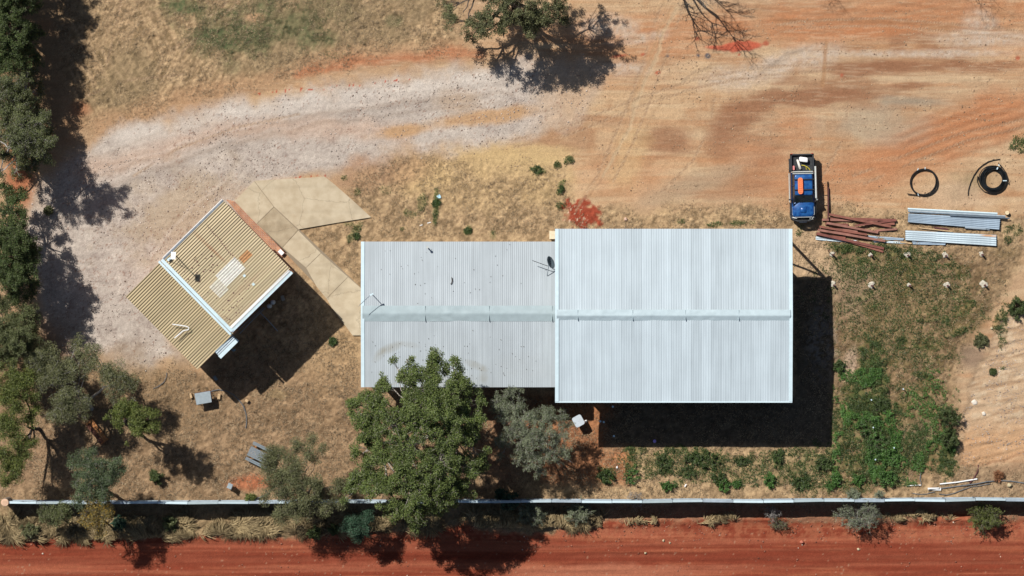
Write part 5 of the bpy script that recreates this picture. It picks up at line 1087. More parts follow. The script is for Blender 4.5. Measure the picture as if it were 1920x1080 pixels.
def tree(name, label, cat, group, base, lobes, leafm, bark, seed, trunk_r=.2, dens=1.0, clump=.42, L=.17, Wd=.075, perclump=60, fork=.35, gap=.0, twigm=None, flat=.6, shellbias=.5, limb_w=.10, lift=0.0, rmul=1.0, skirt=False):
    """trunk, limbs to every lobe, side branches to every leaf clump; lobes are (px, py, r px, height m)"""
    rnd = np.random.RandomState(seed); t = empty(name, label, cat, group)
    bp = np.array([X(base[0]), Y(base[1]), 0.]); lobs = []
    for l in lobes:
        z = l[3] + lift; r_s = l[2] * rmul; p = P(l[0], l[1], z); lobs.append((np.array(p), r_s / PXM))
        if skirt and z > 4.6: q = P(l[0] - 3, l[1] - 3, z * .5); lobs.append((np.array(q), r_s * .8 / PXM))
    zmean = np.mean([l[0][2] for l in lobs]); cen = np.mean([l[0][:2] for l in lobs], 0)
    fk = np.array([*(bp[:2] * .65 + cen * .35), zmean * fork]); S = Segs(); T = Segs()
    T.curve(bp - np.array([0, 0, .3]), fk, trunk_r * 1.15, trunk_r * .8, rnd, 5, .08)
    TW = S; limbs = []
    # a few main limbs, lobes hang on the nearest
    k = max(2, min(6, len(lobs) // 4 + 1)); idx = rnd.permutation(len(lobs))[:k]; mains = []
    ang0 = [];
    for i in idx:
        p, r = lobs[i]; mid = fk * .35 + p * .65; mid[2] = p[2] * .78; T.curve(fk, mid, trunk_r * .62, trunk_r * .36, rnd, 5, .16, .05); mains.append(mid)
    mains = np.array(mains + [fk])
    pts = []; outs = []
    for p, r in lobs:
        j = np.argmin(np.linalg.norm(mains - p, axis=1)); st = mains[j]; inner = p - np.array([0, 0, r * .35])
        rr_ = max(.03, trunk_r * .30); S.curve(st, inner, rr_, rr_ * .5, rnd, 5, .2, .04)
        n = max(4, int(dens * 5.6 * (r / clump) ** 2)); 
        for q in range(n):
            d = rnd.normal(size=3); d /= np.linalg.norm(d); d[2] = d[2] * flat + .12
            rad = r * rnd.rand() ** shellbias * (1 + (.4 * rnd.rand() if rnd.rand() < .22 else 0))
            if gap and vn(np.array([p[0] * 1.3 + d[0] * rad * 1.3]), np.array([p[1] * 1.3 + d[1] * rad * 1.3]), seed)[0] < gap: continue
            c = p + d * rad; S.curve(inner * .7 + st * .3 if rnd.rand() < .3 else inner, c, rr_ * .35, .008, rnd, 3, .22)
            cr = clump * (.6 + .7 * rnd.rand()); m_ = int(1.45 * perclump * (cr / clump) ** 2)
            g = rnd.normal(size=(m_, 3)); g /= np.linalg.norm(g, axis=1, keepdims=True); g *= (cr * rnd.rand(m_, 1) ** .45); g[:, 2] *= .65
            pts.append(c + g); outs.append(g / cr)
            for w in range(4):
                e = c + (rnd.rand(3) - .5) * 1.7 * cr * np.array([1, 1, .6]); S.add(c, e, .010, .004)
    pts = np.concatenate(pts); outs = np.concatenate(outs)
    tr = T.build('trunk', bark, t, 8); S.build('branches', twigm or bark, t, 3)
    leaves('crown', pts, L * 1.0, Wd * 1.25, leafm, t, seed + 1, outward=outs * .8)
    rebase(t, tuple(bp)); return t
def shrub(name, label, cat, group, px, py, r_px, h, leafm, twigm, seed, n=16, sub=7, leafn=24, L=.11, Wd=.035, twig_r=.02, asp=(1, 1), leafy=.35, spread=1.0, center=None, sz=0.0):
    """many stems radiating from the base, leaves along their outer parts"""
    rnd = np.random.RandomState(seed); t = empty(name, label, cat, group); x, y = X(px), Y(py); z0 = gz(x, y) - .05; b = np.array([x, y, z0]); S = Segs(); pts = []
    R_ = r_px / PXM; off = np.array([0, 0, 0.]) if center is None else np.array([X(center[0]) - x, Y(center[1]) - y, 0])
    for i in range(n):
        a = 2 * math.pi * (i + rnd.rand() * .9) / n; rr_ = R_ * (.25 + .8 * math.sqrt(rnd.rand())) * spread
        e = b + off + np.array([math.cos(a) * rr_ * asp[0], math.sin(a) * rr_ * asp[1], h * (1.05 - .45 * (rr_ / R_) ** 2) * (.8 + .3 * rnd.rand())]); m0 = b + (e - b) * .5 + np.array([0, 0, .08 * h])
        S.curve(b, m0, twig_r * 1.6, twig_r, rnd, 3, .12); S.curve(m0, e, twig_r, .006, rnd, 4, .16)
        for k in range(sub):
            f = .35 + .62 * rnd.rand(); s_ = b + (e - b) * f + np.array([0, 0, .08 * h * (1 - f)]); dr = (e - b); dr = dr / np.linalg.norm(dr); q = dr * .6 + rnd.normal(size=3) * .55; q /= np.linalg.norm(q); ln = R_ * (.22 + .30 * rnd.rand()); e2 = s_ + q * ln
            e2[2] = max(e2[2], z0 + .1); S.curve(s_, e2, twig_r * .5, .005, rnd, 2, .2)
            for w in range(2):
                f2 = .4 + .5 * rnd.rand(); s3 = s_ + (e2 - s_) * f2; e3 = s3 + (q * .5 + rnd.normal(size=3) * .5) * ln * .5; S.add(s3, e3, .007, .004)
                if leafn:
                    u = rnd.rand(max(1, leafn // 3), 1); pts.append(s3 + (e3 - s3) * u + rnd.normal(size=(len(u), 3)) * .04)
            if leafn:
                u = leafy + (1 - leafy) * rnd.rand(leafn, 1); pts.append(s_ + (e2 - s_) * u + rnd.normal(size=(leafn, 3)) * .055)
    S.build('branches', twigm, t, 3)
    if leafn: leaves('foliage', np.concatenate(pts), L, Wd, leafm, t, seed + 3)
    rebase(t, (x, y, z0)); return t
G_L = 'trees along the left edge'
tree('gum_tree', 'biggest green gum tree, its crown overhanging the low grey shed roof and the fence', 'tree', None, (772, 842), [(745, 692, 20, 7.6), (762, 675, 16, 7.7), (748, 715, 24, 8), (775, 700, 16, 7.7), (815, 672, 15, 7.8), (808, 702, 24, 8.2), (850, 690, 18, 7.6), (862, 720, 22, 7.6), (780, 735, 26, 8.8), (722, 718, 16, 7), (886, 752, 20, 7), (872, 780, 26, 7.6), (830, 745, 32, 9), (720, 760, 22, 7), (663, 755, 12, 5.6), (680, 745, 8, 5.4), (662, 775, 7, 5.4), (690, 785, 24, 7), (700, 815, 20, 7), (740, 790, 32, 9), (790, 790, 38, 9.6), (842, 812, 34, 9), (885, 820, 18, 7), (680, 830, 14, 6.2), (720, 855, 26, 8), (760, 860, 30, 9), (820, 870, 34, 9), (870, 870, 28, 7.8), (897, 870, 16, 6.6), (890, 790, 20, 7.4), (888, 845, 20, 7.2), (868, 800, 24, 8), (700, 745, 14, 6.6), (650, 935, 10, 4.6), (680, 850, 18, 6.4), (690, 890, 24, 6.8), (665, 905, 18, 5.6), (722, 915, 28, 7.4), (770, 905, 34, 8.4), (825, 920, 30, 7.8), (862, 905, 24, 7), (740, 945, 22, 6.2), (775, 955, 24, 6.6), (812, 950, 22, 6.4), (775, 982, 14, 5.2), (845, 935, 16, 6.4), (655, 925, 12, 5)], L_['gum2'], M['bark_pale'], 5, .26, .86, .34, .11, .058, 70, .4, .265, rmul=1.12, lift=.8)
tree('grey_green_tree', 'grey green tree at the top edge casting a large shadow on the yard', 'tree', None, (955, -10), [(855, 35, 22, 4.6), (900, 55, 20, 4.8), (945, 70, 14, 4.8), (1000, 45, 18, 5), (1055, 35, 14, 5), (885, 75, 12, 4), (1000, 30, 28, 6.8), (960, 40, 26, 6.8), (845, 14, 26, 7.2), (875, 48, 20, 6.8), (868, 22, 24, 7.6), (905, 30, 26, 7.8), (905, 64, 14, 6.8), (940, 50, 20, 7.4), (960, 25, 30, 8.2), (985, 55, 16, 7.0), (1005, 20, 28, 7.8), (1030, 38, 16, 7.0), (1048, 12, 22, 7.2), (920, -20, 40, 8.4), (980, -30, 45, 8.8), (1040, -25, 36, 8.0), (870, -30, 36, 7.8), (960, -80, 50, 8.8), (1030, -75, 40, 8.2), (890, -75, 40, 8.2)], L_['olive'], M['bark_dark'], 7, .30, .58, .30, .12, .042, 46, .4, .36, lift=-.9)
tree('dense_tree', 'dark green tree in the top left corner', 'tree', G_L, (0, 40), [(70, 10, 12, 2.2), (62, 110, 14, 2.4), (75, 60, 9, 2), (45, 60, 22, 4.4), (40, 90, 20, 4.6), (12, -50, 34, 6.8), (45, -70, 26, 6.6), (55, -30, 20, 5), (48, 20, 16, 3.4), (50, 90, 18, 3.2), (20, -110, 40, 7), (60, 60, 12, 2.6), (12, 22, 32, 6.4), (38, 52, 20, 6), (22, 80, 26, 6.4), (-15, 60, 34, 7), (8, 115, 30, 6.2), (40, 118, 16, 5.6), (20, -15, 34, 6.6), (-20, -20, 36, 7), (45, 5, 16, 6)], L_['dark'], M['bark_dark'], 11, .22, .62, .28, .12, .042, 44, .4, .12, skirt=True, rmul=1.08)
tree('dense_tree', 'grey green tree second from the top on the left edge, beside a broad shadow', 'tree', G_L, (5, 175), [(72, 165, 14, 2.2), (45, 195, 22, 4.6), (30, 185, 26, 5), (58, 140, 16, 3.2), (60, 190, 18, 3), (70, 215, 12, 2.4), (18, 162, 28, 6.4), (48, 150, 14, 5.6), (50, 180, 16, 5.8), (22, 205, 26, 6.6), (-18, 180, 34, 7), (52, 212, 12, 5.6)], L_['wattle'], M['bark_dark'], 13, .2, .60, .28, .12, .034, 44, .4, .1, twigm=M['twig_grey'], skirt=True, rmul=1.08)
tree('dense_tree', 'yellowish to grey green tree at left with a branchy shadow reaching over the gravel', 'tree', G_L, (20, 255), [(92, 250, 12, 2.4), (88, 275, 14, 2.6), (60, 262, 26, 5), (40, 280, 24, 5), (30, 320, 16, 3), (55, 315, 14, 3.2), (90, 300, 12, 6.4), (100, 265, 12, 8.6), (80, 225, 14, 8.8), (80, 290, 14, 3.4), (60, 300, 18, 3), (12, 225, 22, 6.6), (48, 235, 26, 8), (74, 248, 18, 8), (66, 275, 18, 7.6), (30, 262, 26, 8.4), (10, 290, 16, 6.5), (45, 292, 14, 7), (-22, 255, 34, 8.5), (84, 262, 9, 7.2), (0, 330, 10, 5)], L_['wattle'], M['bark_dark'], 17, .26, .60, .28, .12, .034, 44, .38, .12, twigm=M['twig_grey'], skirt=True, rmul=1.08)
tree('dense_tree', 'green tree at mid height of the left edge, under the patch of red soil', 'tree', G_L, (-8, 450), [(10, 352, 16, 4), (28, 374, 16, 5), (40, 360, 12, 3.6), (55, 470, 22, 5.6), (50, 510, 22, 5.8), (30, 450, 26, 7.4), (20, 520, 26, 7.4), (40, 400, 14, 5.2), (64, 470, 12, 2.2), (60, 555, 14, 3), (50, 450, 16, 3), (56, 490, 16, 2.8), (60, 530, 16, 3), (30, 555, 20, 5), (8, 398, 18, 6), (24, 428, 22, 6.4), (44, 422, 10, 5.4), (12, 462, 28, 6.8), (36, 488, 22, 6.2), (4, 505, 26, 6.6), (30, 530, 18, 5.8), (-18, 440, 30, 7), (-20, 500, 34, 7), (50, 515, 9, 5)], L_['dark'], M['bark_dark'], 19, .2, .62, .28, .12, .042, 44, .4, .1, skirt=True, rmul=1.08)
tree('dense_tree', 'dark tree on the left edge just below the gravel bay', 'tree', G_L, (0, 620), [(50, 590, 20, 5.6), (60, 640, 18, 5), (30, 630, 26, 7), (66, 620, 12, 2.2), (55, 680, 16, 3.6), (62, 600, 14, 2.8), (60, 650, 14, 2.6), (8, 572, 18, 5.4), (30, 602, 20, 5.8), (50, 622, 16, 5.4), (18, 635, 28, 6.2), (44, 655, 16, 5.4), (12, 672, 22, 5.8), (-20, 620, 34, 6.6), (-15, 670, 28, 6)], L_['wattle'], M['bark_dark'], 23, .2, .60, .28, .12, .034, 44, .4, .1, skirt=True, rmul=1.08)
tree('slender_tree', 'bright yellow green loose tree at the lower left edge with dark leaning limbs', 'tree', G_L, (75, 805), [(60, 700, 16, 4.6), (50, 785, 14, 4.4), (70, 765, 12, 4.4), (25, 735, 24, 5.6), (18, 800, 22, 5), (40, 835, 18, 4.6), (15, 875, 20, 4.2), (18, 705, 24, 5.6), (42, 722, 18, 5.4), (58, 742, 12, 5), (8, 745, 20, 5.6), (30, 762, 18, 5.2), (6, 790, 18, 5), (20, 820, 20, 5), (5, 850, 16, 4.6), (32, 862, 20, 4.4), (28, 890, 14, 3.8), (10, 905, 12, 3.4), (50, 850, 9, 4.4), (65, 832, 8, 4)], L_['bright'], M['bark_dark'], 29, .15, .85, .42, .11, .042, 80, .3, .2, rmul=1.1, shellbias=.7, lift=.6)
tree('sprawling_tree', 'sparse olive tree with pale forked limbs between gravel and timber bench', 'tree', None, (172, 770), [(80, 675, 24, 4.8), (105, 705, 24, 5), (125, 735, 22, 5), (85, 720, 20, 4.6), (110, 770, 18, 4.4), (135, 770, 16, 4.4), (165, 745, 14, 4.6), (200, 705, 18, 4.6), (225, 725, 16, 4.6), (170, 690, 16, 4.6), (92, 662, 18, 4.6), (72, 690, 18, 4.4), (98, 692, 16, 4.8), (110, 722, 18, 5), (128, 690, 14, 4.6), (145, 640, 11, 3.8), (150, 662, 10, 4), (120, 752, 20, 4.6), (90, 745, 14, 4), (180, 668, 14, 4.2), (205, 688, 14, 4.4), (190, 724, 14, 4.6), (232, 705, 13, 4.4), (250, 726, 12, 4.2), (148, 782, 14, 4.2), (105, 785, 12, 3.6), (215, 742, 12, 4.4), (160, 700, 10, 4.6), (142, 725, 14, 4.8), (170, 655, 10, 4), (255, 752, 10, 4)], L_['olive'], M['bark_pale'], 31, .16, .85, .46, .11, .036, 84, .3, .28, rmul=1.32, lift=.7, shellbias=.8, twigm=M['twig_grey'])
tree('leafy_tree', 'yellow green small tree in front of the timber bench, shadow spreading to its right', 'tree', None, (228, 792), [(235, 775, 22, 5.4), (262, 790, 22, 5.6), (280, 800, 14, 5.2), (222, 782, 18, 5), (248, 768, 16, 5.2), (270, 788, 18, 5.4), (284, 776, 9, 5), (246, 798, 20, 5.4), (262, 812, 10, 4.8), (228, 762, 10, 4.8), (290, 800, 8, 5), (240, 825, 8, 4.2)], L_['bright'], M['bark_dark'], 37, .13, .62, .28, .11, .048, 42, .4, .3, rmul=1.28, lift=.8, shellbias=.7)
tree('blue_green_tree', 'blue green bushy tree over the left part of the fence', 'tree', None, (180, 900), [(160, 862, 18, 4.2), (185, 852, 16, 4.4), (205, 868, 22, 4.8), (178, 885, 26, 5), (150, 895, 16, 4.2), (215, 895, 18, 4.6), (190, 915, 22, 4.6), (160, 922, 18, 4.2), (145, 940, 12, 3.6), (228, 880, 9, 4.4), (138, 872, 9, 3.8), (212, 920, 10, 4)], L_['blue'], M['bark_grey'], 41, .15, .9, .36, .12, .036, 66, .4, .3, rmul=1.15, lift=2.0, twigm=M['twig_grey'])
tree('blue_green_tree', 'small blue green tree left of the yellowing one, below the fence', 'tree', None, (100, 958), [(90, 958, 14, 2.8), (108, 968, 16, 3), (120, 952, 12, 2.8), (98, 978, 11, 2.4), (128, 972, 8, 2.4), (78, 968, 8, 2.4)], L_['wattle'], M['bark_grey'], 43, .09, 1.0, .34, .11, .04, 55, .4, .15)
tree('yellowing_tree', 'yellowing brown leaved small tree across the fence at left', 'tree', None, (178, 962), [(185, 935, 15, 3.6), (168, 955, 16, 3.6), (192, 955, 16, 3.8), (205, 935, 9, 3.4), (175, 978, 14, 3.2), (192, 985, 10, 2.8), (185, 1005, 8, 2.2), (156, 975, 8, 2.8)], L_['yellow'], M['bark_grey'], 47, .09, .9, .36, .10, .04, 52, .4, .26, rmul=1.15, lift=2.2)
tree('olive_tree', 'sparse olive tree beside the picnic table leaning over the fence', 'tree', None, (600, 912), [(515, 862, 24, 4.4), (550, 880, 26, 4.8), (530, 905, 26, 4.6), (565, 918, 24, 4.6), (590, 905, 18, 4.2), (555, 945, 26, 4), (600, 945, 20, 3.8), (575, 850, 16, 4.2), (640, 945, 16, 3.4), (520, 850, 16, 4.2), (500, 872, 14, 4), (512, 888, 18, 4.4), (545, 862, 14, 4.4), (560, 838, 14, 4), (585, 825, 9, 3.6), (602, 838, 10, 3.6), (590, 862, 10, 3.8), (540, 892, 20, 4.6), (508, 915, 16, 4), (535, 925, 18, 4.2), (572, 930, 18, 4.2), (558, 905, 14, 4.4), (598, 925, 14, 3.8), (545, 952, 22, 3.8), (528, 968, 14, 3.2), (572, 960, 14, 3.4), (628, 918, 14, 3.6), (620, 940, 10, 3.2), (640, 905, 8, 3.2), (495, 935, 9, 3.4)], L_['olive'], M['bark_dark'], 53, .13, .70, .44, .105, .036, 90, .3, .2, rmul=1.1, lift=1.5, shellbias=.7, twigm=M['bark_grey'])
tree('grey_shrub_tree', 'silvery grey tree between the low shed and the fence, right of the big gum', 'tree', None, (1000, 822), [(935, 748, 16, 4.4), (955, 735, 14, 4.4), (974, 730, 9, 4.2), (945, 772, 20, 4.6), (925, 768, 9, 3.8), (975, 765, 18, 4.8), (965, 800, 24, 5), (998, 785, 20, 5), (1025, 780, 20, 4.8), (1052, 785, 16, 4.4), (1068, 798, 9, 4), (945, 825, 18, 4.4), (985, 830, 24, 5.2), (1018, 815, 24, 5.2), (1048, 818, 18, 4.6), (1000, 860, 20, 4.6), (1030, 850, 22, 4.6), (1058, 845, 14, 4.2), (1074, 868, 9, 3.8), (970, 858, 14, 4.2), (1012, 885, 12, 3.8), (985, 878, 9, 3.8), (940, 855, 9, 3.6), (1052, 875, 10, 3.8), (950, 735, 7, 4.4)], L_['grey'], M['twig_grey'], 59, .13, .85, .26, .12, .028, 26, .3, .12, limb_w=.2)
tree('dark_bush', 'dark teal bush below the fence under the left part of the gum crown', 'bush', None, (668, 988), [(655, 972, 14, 2.4), (672, 985, 18, 2.8), (690, 968, 14, 2.6), (668, 1002, 11, 2), (648, 990, 8, 2), (686, 992, 11, 2.2)], L_['teal'], M['bark_dark'], 61, .07, 1.1, .32, .12, .036, 60, .4, .2, lift=1.2, rmul=1.1)
for px, py, r_, h, lm, lb, sd in [(590, 1000, 13, 1.6, 'dark', 'green low bush at the edge of the red road, left of the dark teal one', 63), (626, 992, 9, 1.2, 'dark', 'tiny green bush between two others at the edge of the red road', 64), (955, 938, 17, 2.6, 'teal', 'dark green bush growing against the fence left of the two fan shaped shrubs', 65), (938, 925, 10, 1.8, 'teal', 'small dark bush touching a larger one by the fence near the grey tree', 66), (226, 980, 13, 1.8, 'teal', 'dark green bush right of the yellowing tree', 67), (321, 980, 13, 1.3, 'wattle', 'grey green low bush amid tall straw left of centre', 68), (293, 893, 12, 1.2, 'dark', 'green bush in the tree shadow left of the chair', 69), (58, 995, 17, 1.4, 'olive', 'olive bush in dry grass near the lower left corner', 70), (1905, 577, 18, .8, 'dark', 'green bush on the right edge above the sandy cut', 71), (1776, 780, 24, 1.4, 'dark', 'dark green bush at the left rim of the sandy cut', 72), (1778, 822, 16, 1.2, 'dark', 'dark bush just below another on the rim of the sandy cut', 73), (1838, 638, 12, .4, 'olive', 'olive weed bush in the grass above the sandy cut', 74), (470, 935, 9, .8, 'bright', 'spiky green weed on the fence line behind the chair', 75), (92, 395, 8, .9, 'olive', 'small bush in the shadow on the gravel', 76), (1862, 697, 5, .25, 'dark', 'small weed on the pale sandy cut', 77)]:
    shrub('bush', lb, 'bush', None, px, py, r_, h, L_[lm], M['bark_dark'], sd, 14, 7, 16, .12, .055, .014)
for px, py, r_, h, lm, lb, sd, n_, ln, asp, ctr in [(994, 962, 25, 2.0, 'grey', 'left one of two fan shaped grey green shrubs below the fence', 81, 18, 15, (1, .9), None), (1086, 960, 25, 2.0, 'grey', 'right one of two fan shaped grey green shrubs below the fence', 82, 18, 15, (1, .85), None), (1606, 975, 40, 2.7, 'grey', 'large twiggy silvery shrub below the fence with a spidery shadow', 83, 30, 11, (1.1, .75), (1608, 962)), (1845, 975, 30, 2.2, 'bright', 'olive green rounded shrub by the fence near the right edge', 84, 26, 16, (1, .85), (1845, 968)), (1458, 982, 18, .9, 'olive', 'low dead looking shrub at the top edge of the red road', 85, 16, 2, (1.1, .5), None), (1600, 925, 14, 1.1, 'grey', 'small grey shrub on the yard side of the fence above the silvery one', 86, 12, 6, (1, .7), None), (1646, 925, 9, 2.2, 'grey', 'thin twiggy growth at the fence right of the small grey shrub', 87, 9, 5, (1, .8), None)]:
    shrub('roadside_shrub', lb, 'shrub', None, px, py, r_, h, L_[lm], M['twig_grey'] if lm == 'grey' else M['bark_grey'], sd, n_, 8, ln, .13, .035, .017, asp, center=ctr)
for px, py, r_, h, lb, sd in [(1193, 935, 18, 2.2, 'bare grey twiggy shrub poking over the fence', 91), (1447, 962, 15, 1.6, 'bare grey twiggy shrub in the fence shadow', 92)]:
    shrub('bare_shrub', lb, 'shrub', None, px, py, r_, h, None, M['twig_grey'], sd, 20, 8, 0, twig_r=.016)
shrub('dead_shrub', 'reddish brown dead shrub above the grey hose', 'shrub', None, 1872, 892, 10, .5, L_['dryred'], M['rust'], 93, 14, 6, 12, .10, .03, .01)
WB = [(1185, 893, 15, .8, 1, 'rounded bright green weed bush right of the orange soil'), (1251, 911, 11, .6, 1, 'bright green weed bush second from the left above the fence'), (1137, 892, 12, .7, 0, 'dark green weed bush in the tree shadow on orange soil'), (1243, 866, 14, .6, 0, 'tall oval green weed bush below the shed shadow'), (1300, 858, 13, .5, 0, 'green weed bush at the left of a wide double clump'), (1326, 866, 15, .6, 0, 'green weed bush at the right of a wide double clump'), (1293, 884, 12, .4, 0, 'low green weed bush beneath the double clump'), (1348, 897, 13, .6, 0, 'green weed bush left of a small bright tuft'), (1357, 909, 9, .6, 1, 'bright green lower part of a weed clump near the white strip'), (1381, 907, 7, .4, 1, 'tiny bright round green tuft above the fence'),
      (1458, 856, 12, .6, 0, 'green weed bush standing on the shed shadow edge'), (1443, 900, 9, .5, 1, 'bright green tuft in the middle of the weed strip'), (1391, 864, 10, .5, 0, 'green weed bush midway along the shed shadow'), (1545, 868, 16, .6, 0, 'dense dark green weed bush near the shed shadow corner'), (1568, 897, 9, .5, 1, 'bright green tuft right of the dense dark bush'), (1558, 910, 8, .4, 1, 'small bright tuft just above the fence, left of the isolated one'), (1609, 900, 9, .7, 1, 'isolated bright green tuft above the silvery shrub'), (1663, 893, 15, .8, 1, 'bright lowest bush of the big weed patch'), (1642, 835, 22, .8, 1, 'broad bright green bush in the heart of the weed patch'), (1632, 800, 18, .7, 1, 'bright green bush in the upper part of the weed patch'), (1668, 855, 16, .8, 1, 'bright green bush right of the heart of the weed patch'), (1650, 760, 16, .6, 0, 'mid green bush at the top of the weed patch'), (1573, 688, 9, .4, 0, 'small green weed tuft right of the shed shadow'), (1500, 905, 12, .4, 0, 'olive green low weed bush near the fence right of centre'), (1008, 319, 9, .35, 0, 'small green weed clump in the straw above the shed'), (1052, 355, 8, .35, 0, 'green weed clump above the red soil patch'), (818, 380, 8, .3, 0, 'narrow green weed clump beside the blue scrap'), (877, 432, 7, .35, 0, 'green weed at the north wall of the low shed'), (669, 443, 7, .35, 0, 'green weed at the corner of the low shed by the path'), (624, 640, 6, .35, 0, 'small green weed near the end of the path')]
for i, (px, py, r_, h, k, lb) in enumerate(WB):
    shrub('weed_bush', lb, 'weed', 'green weed bushes', px, py, r_ * (1.12 if py > 480 else .9), h * (.75 if py > 480 else .35), L_['weed2' if k else 'weed'], M['bark_grey'], 200 + i, 9 + i % 5, 5, 11 if py > 480 else 4, .10 + .02 * (i % 3), .06 + .01 * (i % 3), .008, (1 + .25 * math.sin(i * 1.7), 1 + .25 * math.cos(i * 2.3)))
# a dead tree and its neighbours just beyond the top edge, whose branches and shadows reach into the yard
def dead_tree(px, py, h, lb, seed, targets, r0=.16):
    rnd = np.random.RandomState(seed); t = empty('dead_tree', lb, 'tree', None); b = np.array([X(px), Y(py), 0.]); T = Segs(); S = Segs(); fk = b + np.array([.1, -.1, h * .35]); T.curve(b - np.array([0, 0, .3]), fk, r0, r0 * .8, rnd, 4, .06)
    def rec(p, d, L, r, k):
        n = 3; last = p
        for i in range(n):
            d2 = d + rnd.normal(size=3) * .22; d2 /= np.linalg.norm(d2); q = last + d2 * L / n; S.add(last, q, r * (1 - .2 * i), r * (1 - .2 * (i + 1))); last = q
            if k > 0 and rnd.rand() < .8: dd = d2 + rnd.normal(size=3) * .75; dd[2] *= .6; dd /= np.linalg.norm(dd); rec(q, dd, L * .62, r * .45, k - 1)
        if k > 0:
            for j in range(2): dd = d + rnd.normal(size=3) * .5; dd /= np.linalg.norm(dd); rec(last, dd, L * .6, r * .5, k - 1)
    for (sx, sy, z) in targets:
        c = z / math.tan(R(SUN_EL)) * PXM; ex = sx - c * .69; ey = sy - c * .725; e = np.array([X(ex), Y(ey), z]); d = e - fk; L = np.linalg.norm(d); T.curve(fk, fk + d * .55, r0 * .6, r0 * .34, rnd, 4, .1); rec(fk + d * .55, d / L, L * .40, r0 * .32, 3)
    T.build('trunk', M['bark_grey'], t, 6); S.build('branches', M['bark_grey'], t, 3); rebase(t, tuple(b))
dead_tree(1222, -100, 6.0, 'leafless tree just beyond the top edge, above the orange red soil patch', 71, [(1300, 40, 4.6), (1312, 68, 5.4), (1338, 52, 5.8), (1368, 70, 6.2), (1378, 80, 6.0), (1372, 25, 5.6), (1360, 5, 5.0), (1290, 12, 4.4)], .3)
dead_tree(1480, -100, 4.8, 'leafless tree beyond the top edge, left one on the right half', 73, [(1562, 8, 4.6), (1580, 6, 4.6), (1570, 14, 5)], .1)
dead_tree(1770, -100, 5.2, 'leafless tree beyond the top edge, near the right corner', 79, [(1850, 25, 4.6), (1875, 18, 5), (1830, 8, 4.6)], .09)

# ------------------------------------------------------------ grass and weeds nobody could count
def scatter(n, x0, x1, y0, y1, dens, seed):
    rnd = np.random.RandomState(seed); u = x0 + (x1 - x0) * rnd.rand(n); v = y0 + (y1 - y0) * rnd.rand(n); k = rnd.rand(n) < dens(u, v); return u[k], v[k]
def off_roofs(u, v):
    m = np.ones(u.shape)
    for pl in [[(672, 446), (1490, 425), (1490, 760), (672, 735)], [(228, 560), (412, 370), (560, 513), (375, 702)], [(434, 376), (476, 332), (620, 326), (705, 408), (570, 436), (690, 535), (690, 640), (655, 640), (590, 545), (478, 424)], [(1480, 284), (1528, 284), (1528, 420), (1480, 420)]]:
        m = m * (1 - poly(u, v, pl, 1.5))
    return m
# short dry tufts
u, v = scatter(330000, -30, 1950, -20, 1000, lambda a, b: straw_mask(a, b) * (1 - gravel_mask(a, b)) * off_roofs(a, b) * ss(.3, .6, fbm(a / 26, b / 26, 3, 301)) * (1 - .8 * green_mask(a, b)), 301)
x_, y_ = X(u), Y(v); z_ = gzs(x_, y_) + .05
leaves('dry_grass', np.stack([x_, y_, z_], -1), .17, .034, L_['straw2'], None, 302, up=.6); tag(D.objects['dry_grass'], kind='stuff')
# weeds
u, v = scatter(820000, 980, 1950, 250, 945, lambda a, b: green_mask(a, b) * off_roofs(a, b) * ss(.26, .46, fbm(a / 10, b / 10, 3, 303)) , 303)
u2, v2 = scatter(30000, 560, 980, 300, 480, lambda a, b: green_mask(a, b) * off_roofs(a, b), 304); u = np.concatenate([u, u2]); v = np.concatenate([v, v2])
x_, y_ = X(u), Y(v); gm_ = green_mask(u, v); z_ = gzs(x_, y_) + .04 + np.random.RandomState(5).rand(len(u)) * .26 * gm_ * fbm(u / 9, v / 9, 2, 305)
br = (fbm(u / 40, v / 40, 2, 306) > .5) & (u > 1560) & (v > 690)
leaves('weeds', np.stack([x_, y_, z_], -1)[~br], .10, .055, L_['weed'], None, 306, up=.7); tag(D.objects['weeds'], kind='stuff')
leaves('lush_weeds', np.stack([x_, y_, z_ + .08], -1)[br], .115, .07, L_['weed2'], None, 307, up=.7); tag(D.objects['lush_weeds'], kind='stuff')
# green grass upper left
u, v = scatter(60000, 260, 900, -20, 150, lambda a, b: np.maximum(ell(a, b, 430, 55, 80, 50, 15, .5), ell(a, b, 550, 45, 110, 40, 20, .5)) * ss(.45, .6, fbm(a / 16, b / 16, 3, 61)), 311)
x_, y_ = X(u), Y(v); leaves('green_grass', np.stack([x_, y_, gzs(x_, y_) + .04], -1), .15, .03, L_['olive'], None, 312, up=.6); tag(D.objects['green_grass'], kind='stuff')
def pebbles(name, u, v, s0, s1, m, seed):
    rnd = np.random.RandomState(seed); n = len(u); x = X(u); y = Y(v); z = gzs(x, y); r = (s0 + (s1 - s0) * rnd.rand(n) ** 3)[:, None]
    d = np.array([(1, 0, 0), (0, 1, 0), (-1, 0, 0), (0, -1, 0), (0, 0, .7), (0, 0, -.6)], float)[None] * (r[:, :, None] * (.7 + .6 * rnd.rand(n, 6, 1))); a = rnd.rand(n) * 6.28; c, s_ = np.cos(a)[:, None], np.sin(a)[:, None]
    q = np.stack([d[..., 0] * c - d[..., 1] * s_, d[..., 0] * s_ + d[..., 1] * c, d[..., 2]], -1) + np.stack([x, y, z + r[:, 0] * .3], -1)[:, None]
    f = np.array([(0, 1, 4), (1, 2, 4), (2, 3, 4), (3, 0, 4), (1, 0, 5), (2, 1, 5), (3, 2, 5), (0, 3, 5)])[None] + (np.arange(n) * 6)[:, None, None]
    tag(np_mesh(name, q.reshape(-1, 3), f.reshape(-1, 3), m, None), kind='stuff')
